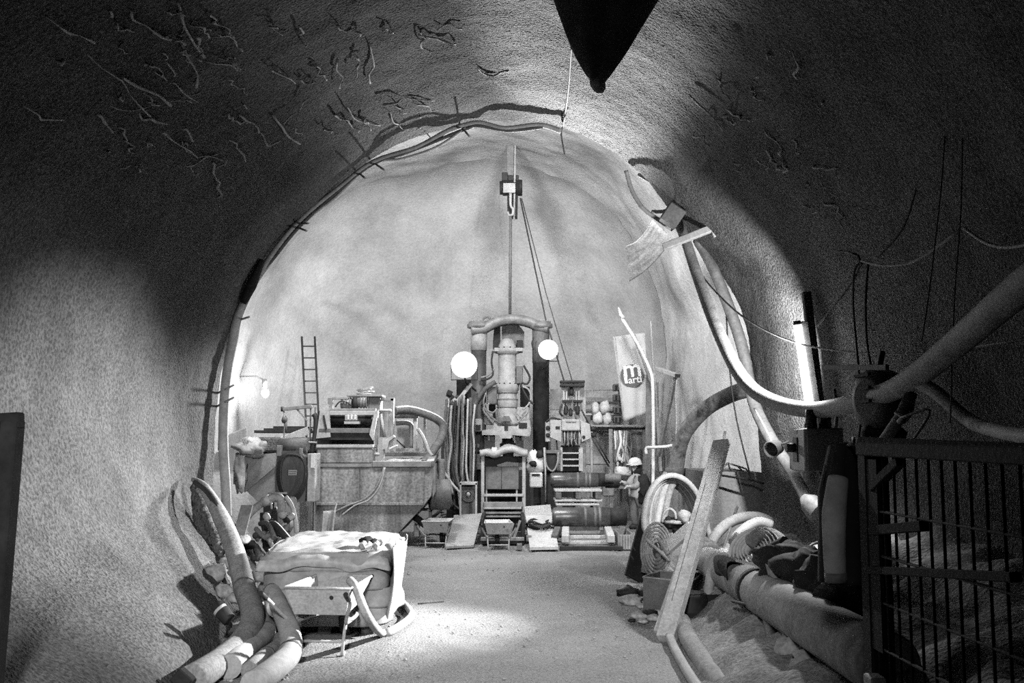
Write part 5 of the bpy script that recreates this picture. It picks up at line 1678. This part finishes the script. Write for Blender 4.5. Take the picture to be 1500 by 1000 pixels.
part('barrel', MB().lathe([(.19, .01), (.2, .03), (.2, .16), (.205, .17), (.2, .18), (.2, .32), (.19, .35)], (c.x, Y + .15, 0), (0, 0, 1), 20), M_DSTEEL, dr)
part('lid', MB().lathe([(.17, .35), (.17, .36)], (c.x, Y + .15, 0), (0, 0, 1), 20), M_BLACK, dr)
dr2 = thing('black_bucket', 'black bucket beside the black drum under the grey duct', 'bucket', (P(1045, 862, 11.2).x, 11.3, 0))
c2 = ORG[dr2.name]
part('bucket', MB().lathe([(.14, .0), (.17, .32), (.15, .31), (.12, .04)], c2, (0, 0, 1), 18), M_BLACK, dr2)
part('bail', MB().tube([c2 + V((-.17, 0, .31)), c2 + V((-.1, -.12, .22)), c2 + V((.1, -.12, .22)), c2 + V((.17, 0, .31))], .008, 6, 4), M_STEEL, dr2)
RUB = []
for k, (x, y, s) in enumerate([(918, 872, .13), (932, 868, .1), (924, 884, .12), (945, 872, .11), (940, 890, .06), (928, 862, .07), (950, 880, .08), (960, 893, .06), (935, 906, .09), (948, 903, .1), (958, 908, .07), (965, 900, .07), (925, 910, .04), (941, 912, .05), (955, 862, .08), (914, 862, .05)]):
    g = G(x, y)
    RUB.append(solo('rubble_stone', MB().blob((g.x, g.y, s * .35), (s * 1.2, s, s * .55), .35, 1.7, 9, 6, 60 + k), M_STONE if k % 3 else M_DSTEEL, 'broken stone in the rubble before the dark trough', 'stone', 'rubble before the trough'))
label_row(RUB, '%s broken stone from the left in the rubble before the trough')
random.seed(77)
mbg = MB()
for k in range(260):
    x, y = random.uniform(560, 1000), random.uniform(800, 998)
    g = G(x, y)
    s = random.uniform(.005, .013)
    mbg.blob((g.x, g.y, s * .2), (s * 1.3, s, s * .7), .3, 2, 6, 4, k)
for k in range(160):
    g = G(random.uniform(300, 420), random.uniform(940, 998))
    s = random.uniform(.008, .02)
    mbg.blob((g.x, g.y, s * .2), (s * 1.3, s, s * .7), .3, 2, 6, 4, k)
solo('loose_gravel', mbg, M_STONE, 'loose grit scattered over the tunnel floor', 'gravel', kind='stuff')

# ring hoses and duct line along the bank
Y = 13.0
for k, pts in enumerate([[(1036, 838), (1040, 800), (1056, 775), (1080, 760), (1108, 757), (1130, 765)], [(1060, 835), (1068, 805), (1085, 780), (1110, 765), (1130, 770)]]):
    solo('arched_hose', MB().pt([(x, y, Y - .3 * k) for x, y in pts], .07, 12, 5), M_HOSEL, ['larger pale hose arching out of the grey duct end', 'smaller pale hose arching behind the rolled flat hose'][k], 'hose')
solo('rod', MB().tube([P(1054, 820, 12.6), P(1080, 742, 13.2)], .02, 6), M_MSTEEL, 'thin dark rod slanting between the two arched hoses', 'rod')
dp0, dp1 = V((P(1045, 826, 12.2).x, 12.2, P(1045, 826, 12.2).z)), V((P(1300, 975, 6.2).x, 6.2, P(1300, 975, 6.2).z))
dd = (dp1 - dp0).normalized()
L = (dp1 - dp0).length
du = thing('air_duct', 'long pale duct running along the bank to the gate', 'duct', dp0)
part('near_section', MB().lathe([(.2, L * .42), (.205, L * .43), (.205, L), (.19, L + .01)], dp0, dd, 24), M_HOSE, du)
part('middle_section', MB().lathe([(.19, L * .15), (.195, L * .16), (.195, L * .42), (.19, L * .425)], dp0, dd, 24), M_HOSE, du)
part('far_section', MB().lathe([(.16, -.45), (.17, -.4), (.17, -.05), (.185, 0), (.19, .05), (.19, L * .15)], dp0, dd, 24), M_HOSEL, du)
part('strap', MB().lathe([(.208, L * .4), (.212, L * .4), (.212, L * .425), (.208, L * .425)], dp0, dd, 24), M_BLACK, du)
part('dark_end', MB().blob(dp0 - dd * .55 + V((-.05, .1, .08)), (.24, .22, .2), .35, 2, 14, 10, 41), M_MSTEEL, du)


def flapf(u, v):
    a = -.2 + 2.6 * v
    s = 1.15 + .75 * u + .08 * math.sin(v * 9)
    p = dp0 + dd * s
    w = V((dd.y, -dd.x, 0)).normalized()
    return p + (w * math.cos(a + 1.2) * -1 + V((0, 0, 1)) * math.sin(a + .6)) * (.205 + .01 * math.sin(u * 7))


solo('black_sheet', MB().sheet(flapf, 10, 12, .012), M_BLACK, 'black sheet wrapped over the duct before the rolled hose', 'sheet')
solo('draped_hose', MB().pt([(1062, 826, 11.6), (1046, 829, 11.5), (1040, 850, 11.4), (1036, 885, 11.4)], [.05, .05, .055, .05], 9, 4), M_HOSEL, 'flat pale hose draped over the far end of the duct', 'hose')
for k, (x0, y0, x1, y1) in enumerate(((1052, 850, 1048, 892), (1062, 860, 1056, 895), (1072, 850, 1068, 890))):
    solo('hose_tail', MB().pt([(x0, y0, 11.9), (x1, y1, 11.6)], .035, 8), M_HOSEL, ['left pale hose tail hanging under the duct', 'middle pale hose tail hanging under the duct', 'right pale hose tail hanging under the duct'][k], 'hose')
# white strap fittings on the duct
t = thing('strap_buckle', 'white buckle lying on the duct by the arched hoses', 'buckle', P(1060, 815, 11.9))
part('loop', MB().pt([(1051, 814, 11.9), (1054, 808, 11.9), (1060, 806, 11.9), (1062, 812, 11.9), (1057, 816, 11.9)], .03, 7, 4), M_WHITE, t)
part('bar', MB().pt([(1056, 816, 11.85), (1064, 804, 11.9)], .035, 8), M_WHITE, t)
# rolled lay-flat hose
rl = thing('rolled_hose', 'rolled pale flat hose resting on the duct', 'hose', P(1110, 830, 11.0))
c = P(1106, 808, 11.0)
axv = V((-.55, -.65, .5)).normalized()
u1 = V((0, 0, 1)).cross(axv).normalized()
u2 = axv.cross(u1)
pts = []
for i in range(150):
    a = 2 * PI * i / 24
    r = .06 + .00148 * i
    r *= 1 + .03 * math.sin(a * 2 + i * .05)
    pts.append(c + u1 * r * 1.05 * math.cos(a) + u2 * r * math.sin(a))
part('spiral', MB().sweep(pts, [(-.006, -.07), (.006, -.07), (.006, .07), (-.006, .07)], axv), M_WHITE, rl)
part('outer_wrap', MB().pt([(1100, 792, 10.9), (1112, 783, 11), (1130, 783, 11.1), (1145, 795, 11), (1146, 815, 10.9), (1138, 830, 10.8)], .075, 10, 5), M_HOSE, rl)
part('tail', MB().pt([(1080, 815, 11.1), (1074, 822, 11.1), (1085, 832, 11), (1098, 838, 10.9)], .05, 9, 4), M_HOSE, rl)
solo('crumpled_foil', MB().blob(P(1084, 796, 11.6), (.13, .1, .12), .5, 3, 14, 10, 44), M_LSTEEL, 'crumpled pale cloth behind the rolled hose', 'cloth')
solo('dark_coupling', MB().lathe([(.06, 0), (.075, .01), (.075, .14), (.06, .15)], P(1086, 800, 11.4), (.4, -.2, .8), 12), M_DSTEEL, 'dark ribbed coupling leaning behind the rolled hose', 'coupling')
# black jacket over the duct
jk = thing('black_jacket', 'black jacket heaped over the duct beside the gate', 'jacket', P(1190, 880, 8.6))
mb = MB()
for k, (x, y, Yk, rx, rz) in enumerate(((1150, 822, 9.4, .26, .16), (1185, 838, 8.9, .3, .2), (1215, 862, 8.3, .28, .22), (1165, 812, 9.3, .2, .1), (1238, 870, 7.8, .2, .22))):
    mb.blob(P(x, y, Yk), (rx, .28, rz), .3, 2.2, 22, 16, 80 + k)
part('cloth', mb, M_BLACK, jk)
part('lining', MB().pp([(1122, 826), (1150, 838), (1166, 858), (1150, 856), (1126, 842)], 9.0, .03), M_HOSE, jk)
part('sleeve', MB().pt([(1116, 822, 9.7), (1132, 806, 9.7), (1152, 800, 9.6)], [.05, .07, .1], 10, 4), M_BLACK, jk)
# rebar and stub pipes on the bank
solo('rebar', MB().tube([P(1073, 880, 9.7), P(1127, 893, 9.2)], .018, 6), M_DSTEEL, 'dark steel bar sticking level out of the bank', 'bar')
solo('bank_hose', MB().pt([(1126, 892, 9.0), (1130, 915, 8.9), (1138, 945, 8.6), (1152, 985, 8.3), (1158, 1005, 8.1)], .07, 12, 4), M_HOSED, 'dark hose drooping down the bank under the duct', 'hose')
solo('thin_line', MB().pt([(1126, 894, 9.2), (1100, 910, 9.6), (1060, 926, 10), (1030, 930, 10.1), (1022, 925, 10.2)], .012, 6, 4), M_HOSE, 'thin line trailing across the bank', 'line')
BRK = []
for k, (x, y, Yk, s) in enumerate([(1175, 925, 8.3, .17), (1195, 940, 8.0, .2), (1170, 955, 8.0, .16), (1200, 965, 7.7, .16), (1180, 985, 7.6, .15), (1160, 940, 8.4, .1), (1120, 990, 8.1, .07)]):
    BRK.append(solo('bank_rock', MB().blob(P(x, y, Yk), (s, s * .9, s * .8), .4, 2, 14, 10, 70 + k), M_STONE, 'rough rock sitting in the bank below the duct', 'rock', 'rocks in the bank'))
label_row(BRK, '%s rough rock from the left in the bank below the duct')
q = []
for (x, y) in ((992, 925), (998, 945), (1010, 968), (1030, 1000), (1052, 1030)):
    g = G(x, y)
    q.append(g + V((0, 0, .09)))
solo('floor_pipe', MB().tube([q[0] + V((.06, .2, .0))] + [p + V((.06, 0, 0)) for p in q], .09, 14, 5), M_HOSE, 'grey hose lying along the toe of the bank', 'hose')
solo('floor_pipe', MB().tube([p + V((-.1, 0, -.045)) for p in q], .045, 10, 5), M_HOSEL, 'thinner pale hose lying beside the hose at the bank toe', 'hose')
solo('pipe_stub', MB().pt([(1100, 992, 8.0), (1135, 990, 7.8)], .04, 10), M_STEEL, 'short pipe stub at the foot of the bank', 'pipe')

# switch box, cup lamp, conduits on the right wall
sb = thing('switch_box', 'grey switch box with a black rotary knob on the right wall', 'switch box', V((3.3, 10.75, P(0, 690, 10.7).z)))
z0, z1 = P(0, 690, 10.6).z, P(0, 627, 10.6).z
x0, x1 = P(1182, 650, 10.4).x, P(1236, 650, 10.4).x
part('case', MB().box(((x0 + x1) / 2, 10.7, (z0 + z1) / 2), (x1 - x0, .6, z1 - z0), None, .01), M_MSTEEL, sb)
part('face_plate', MB().box((x0 - .012, 10.7, (z0 + z1) / 2), (.025, .56, (z1 - z0) * .96), None, .005), M_LSTEEL, sb)
kz = (z0 + z1) / 2
pl = part('knob_plate', MB().box((x0 - .03, 10.72, kz), (.015, .16, .26), None, .003), M_DSTEEL, sb)
part('knob', MB().cyl((x0 - .03, 10.72, kz + .02), (x0 - .13, 10.72, kz + .02), .05, 14), M_DSTEEL, pl)
part('label_print', MB().box((x0 - .027, 10.72, kz + .19), (.004, .14, .04), None, .001), M_MSTEEL, sb)
for x in (1188, 1209):
    part('conduit', MB().cyl(P(x, 628, 10.6), P(x, 600, 10.6), .06, 12), M_DSTEEL, sb)
    part('conduit_nut', MB().lathe([(.065, 0), (.07, .01), (.07, .05), (.065, .06)], P(x, 628, 10.6), (0, 0, 1), 8, False), M_RUBBER, sb)
for k, (a, b) in enumerate((((1224, 628), (1222, 570)), ((1246, 690), (1250, 640)), ((1200, 690), (1206, 712)))):
    solo('wall_cable', MB().pt([(a[0], a[1], 10.9), ((a[0] + b[0]) / 2 + 3, (a[1] + b[1]) / 2, 10.9), (b[0], b[1], 10.95)], .02, 6, 3), M_RUBBER, ['black cable rising beside the switch box', 'black cable behind the gate post top', 'short black cable hanging under the switch box'][k], 'cable')
cl = thing('cup_lamp', 'small round cup lamp hanging left of the switch box', 'lamp', P(1130, 668, 12.6))
ca = V((-.7, -.6, -.25)).normalized()
part('cup', MB().lathe([(.06, -.12), (.09, -.1), (.1, 0), (.11, .06), (.1, .065), (.085, .0)], P(1133, 657, 12.6), ca, 16), M_MSTEEL, cl)
part('glass', MB().lathe([(.08, .02), (.06, .03), (0.001, .035)], P(1133, 657, 12.6), ca, 14), M_DSTEEL, cl)
part('hanging_wire', MB().pt([(1132, 650, 12.7), (1120, 625, 12.9), (1105, 598, 13.4)], .012, 6, 3), M_HOSEL, cl)
part('clamp', MB().tube([P(1142, 652, 12.6), P(1156, 646, 12.4)], .012, 6), M_LSTEEL, cl)
# dark motor on the right wall
dm2 = thing('dark_fan', 'dark round fan casing hanging on the right wall', 'fan', P(1290, 640, 9.2))
c = P(1287, 585, 9.2)
part('casing', MB().lathe([(.18, 0), (.27, .04), (.28, .2), (.24, .34), (.14, .38)], c + V((-.15, -.1, 0)), (1, .3, 0), 18), M_DSTEEL, dm2)
for z in (-.12, 0, .12):
    part('rib', MB().beam(c + V((-.17, -.26, z + .1)), c + V((-.17, .1, z + .1)), .03, .03), M_BLACK, dm2)
part('skirt', MB().blob(c + V((.02, 0, -.3)), (.2, .18, .13), .3, 2, 12, 8, 50), M_BLACK, dm2)
part('mount', MB().beam(c + V((.0, 0, .25)), c + V((.05, 0, .45)), .06, .05), M_DSTEEL, dm2)
t = thing('lever_arm', 'slanted grey tube tied under the dark fan', 'tube', P(1292, 648, 8.6))
part('tube', MB().pt([(1336, 575, 8.4), (1318, 612, 8.5), (1292, 650, 8.6)], .05, 10), M_HOSED, t)
part('tie', MB().tube([P(1312, 604, 8.4), P(1322, 610, 8.35), P(1316, 618, 8.4)], .02, 6, 3), M_STEEL, t)

# mesh gate on the right
gt = thing('mesh_gate', 'dark steel mesh gate standing open on the right', 'gate', (1.92, 5.5, 0))
gx0, gx1, gy0, gy1 = 1.93, 2.0, 5.5, 2.4


def gp(s, z):
    return V((gx0 + (gx1 - gx0) * s, gy0 + (gy1 - gy0) * s, z))


part('end_post', MB().beam(gp(0, -.02) + V((.05, 0, 0)), gp(0, 1.98) + V((.05, 0, 0)), .13, .13), M_GATE, gt)
part('end_post', MB().beam(gp(1, -.02), gp(1, 1.95), .1, .1), M_GATE, gt)
part('top_rail', MB().beam(gp(0, 1.955), gp(1, 1.93), .09, .07), M_GATE, gt)
part('bottom_rail', MB().beam(gp(0, .12), gp(1, .12), .06, .06), M_GATE, gt)
part('middle_rail', MB().beam(gp(.02, 1.31), gp(.5, 1.47), .05, .04), M_GATE, gt)
part('brace', MB().beam(gp(.04, 1.75), gp(.16, 1.9), .05, .05).beam(gp(.03, 1.52), gp(.24, 1.6), .05, .05), M_GATE, gt)
for k in range(22):
    s = (k + 1) / 23
    part('upright_bar', MB().cyl(gp(s, .12), gp(s, 1.93), .008, 6), M_GATE, gt)
for z in (1.63, 1.4, 1.16, .92, .68, .44):
    part('cross_bar', MB().cyl(gp(0, z), gp(1, z), .008, 6), M_GATE, gt)
part('lock_plate', MB().beam(gp(.025, .9), gp(.025, 1.9), .02, .26), M_GATE, gt)
part('lock', MB().box(gp(.05, .72) + V((-.04, 0, 0)), (.08, .12, .12)), M_LSTEEL, gt)
part('padlock_shackle', MB().tube([gp(.045, .62) + V((-.06, 0, 0)), gp(.045, .7) + V((-.07, -.02, 0)), gp(.06, .7) + V((-.07, -.05, 0)), gp(.06, .62) + V((-.06, -.05, 0))], .012, 6, 3), M_LSTEEL, gt)
# second dark rail running behind the gate
solo('dark_rail', MB().beam(P(1262, 652, 7.2), P(1560, 668, 5.2), .06, .12), M_GATE, 'dark rail behind the top of the mesh gate', 'rail')
# coat
ct = thing('work_coat', 'grey work coat hanging from the end post of the gate', 'coat', P(1232, 850, 6.0))


def coat(u, v):
    w = 20 + 16 * min(1, v * 3)
    x = 1236 + (u - .5) * 2 * w + 3 * math.sin(u * 12) * v
    y = 652 + 200 * v
    return P(x, y, 6.0) + V((0, -.1 * math.sin(u * PI) + .02 * math.sin(u * 19), 0))


part('coat_body', MB().sheet(coat, 24, 24, .05), M_BLACK, ct)
part('sleeve', MB().pt([(1228, 700, 5.9), (1222, 750, 5.85), (1222, 800, 5.85), (1224, 848, 5.85)], [.06, .07, .065, .06], 12, 5), M_CLOTH, ct)
part('cuff', MB().pt([(1224, 838, 5.85), (1225, 852, 5.85)], .065, 12), M_MSTEEL, ct)
part('hood', MB().blob(P(1238, 672, 5.95), (.09, .07, .1), .2, 2, 12, 8, 55), M_BLACK, ct)
part('hanging_loop', MB().tube([P(1238, 655, 5.95), P(1246, 650, 5.8), P(1256, 652, 5.6)], .01, 6), M_BLACK, ct)

SC.view_settings.exposure = SC.view_settings.exposure
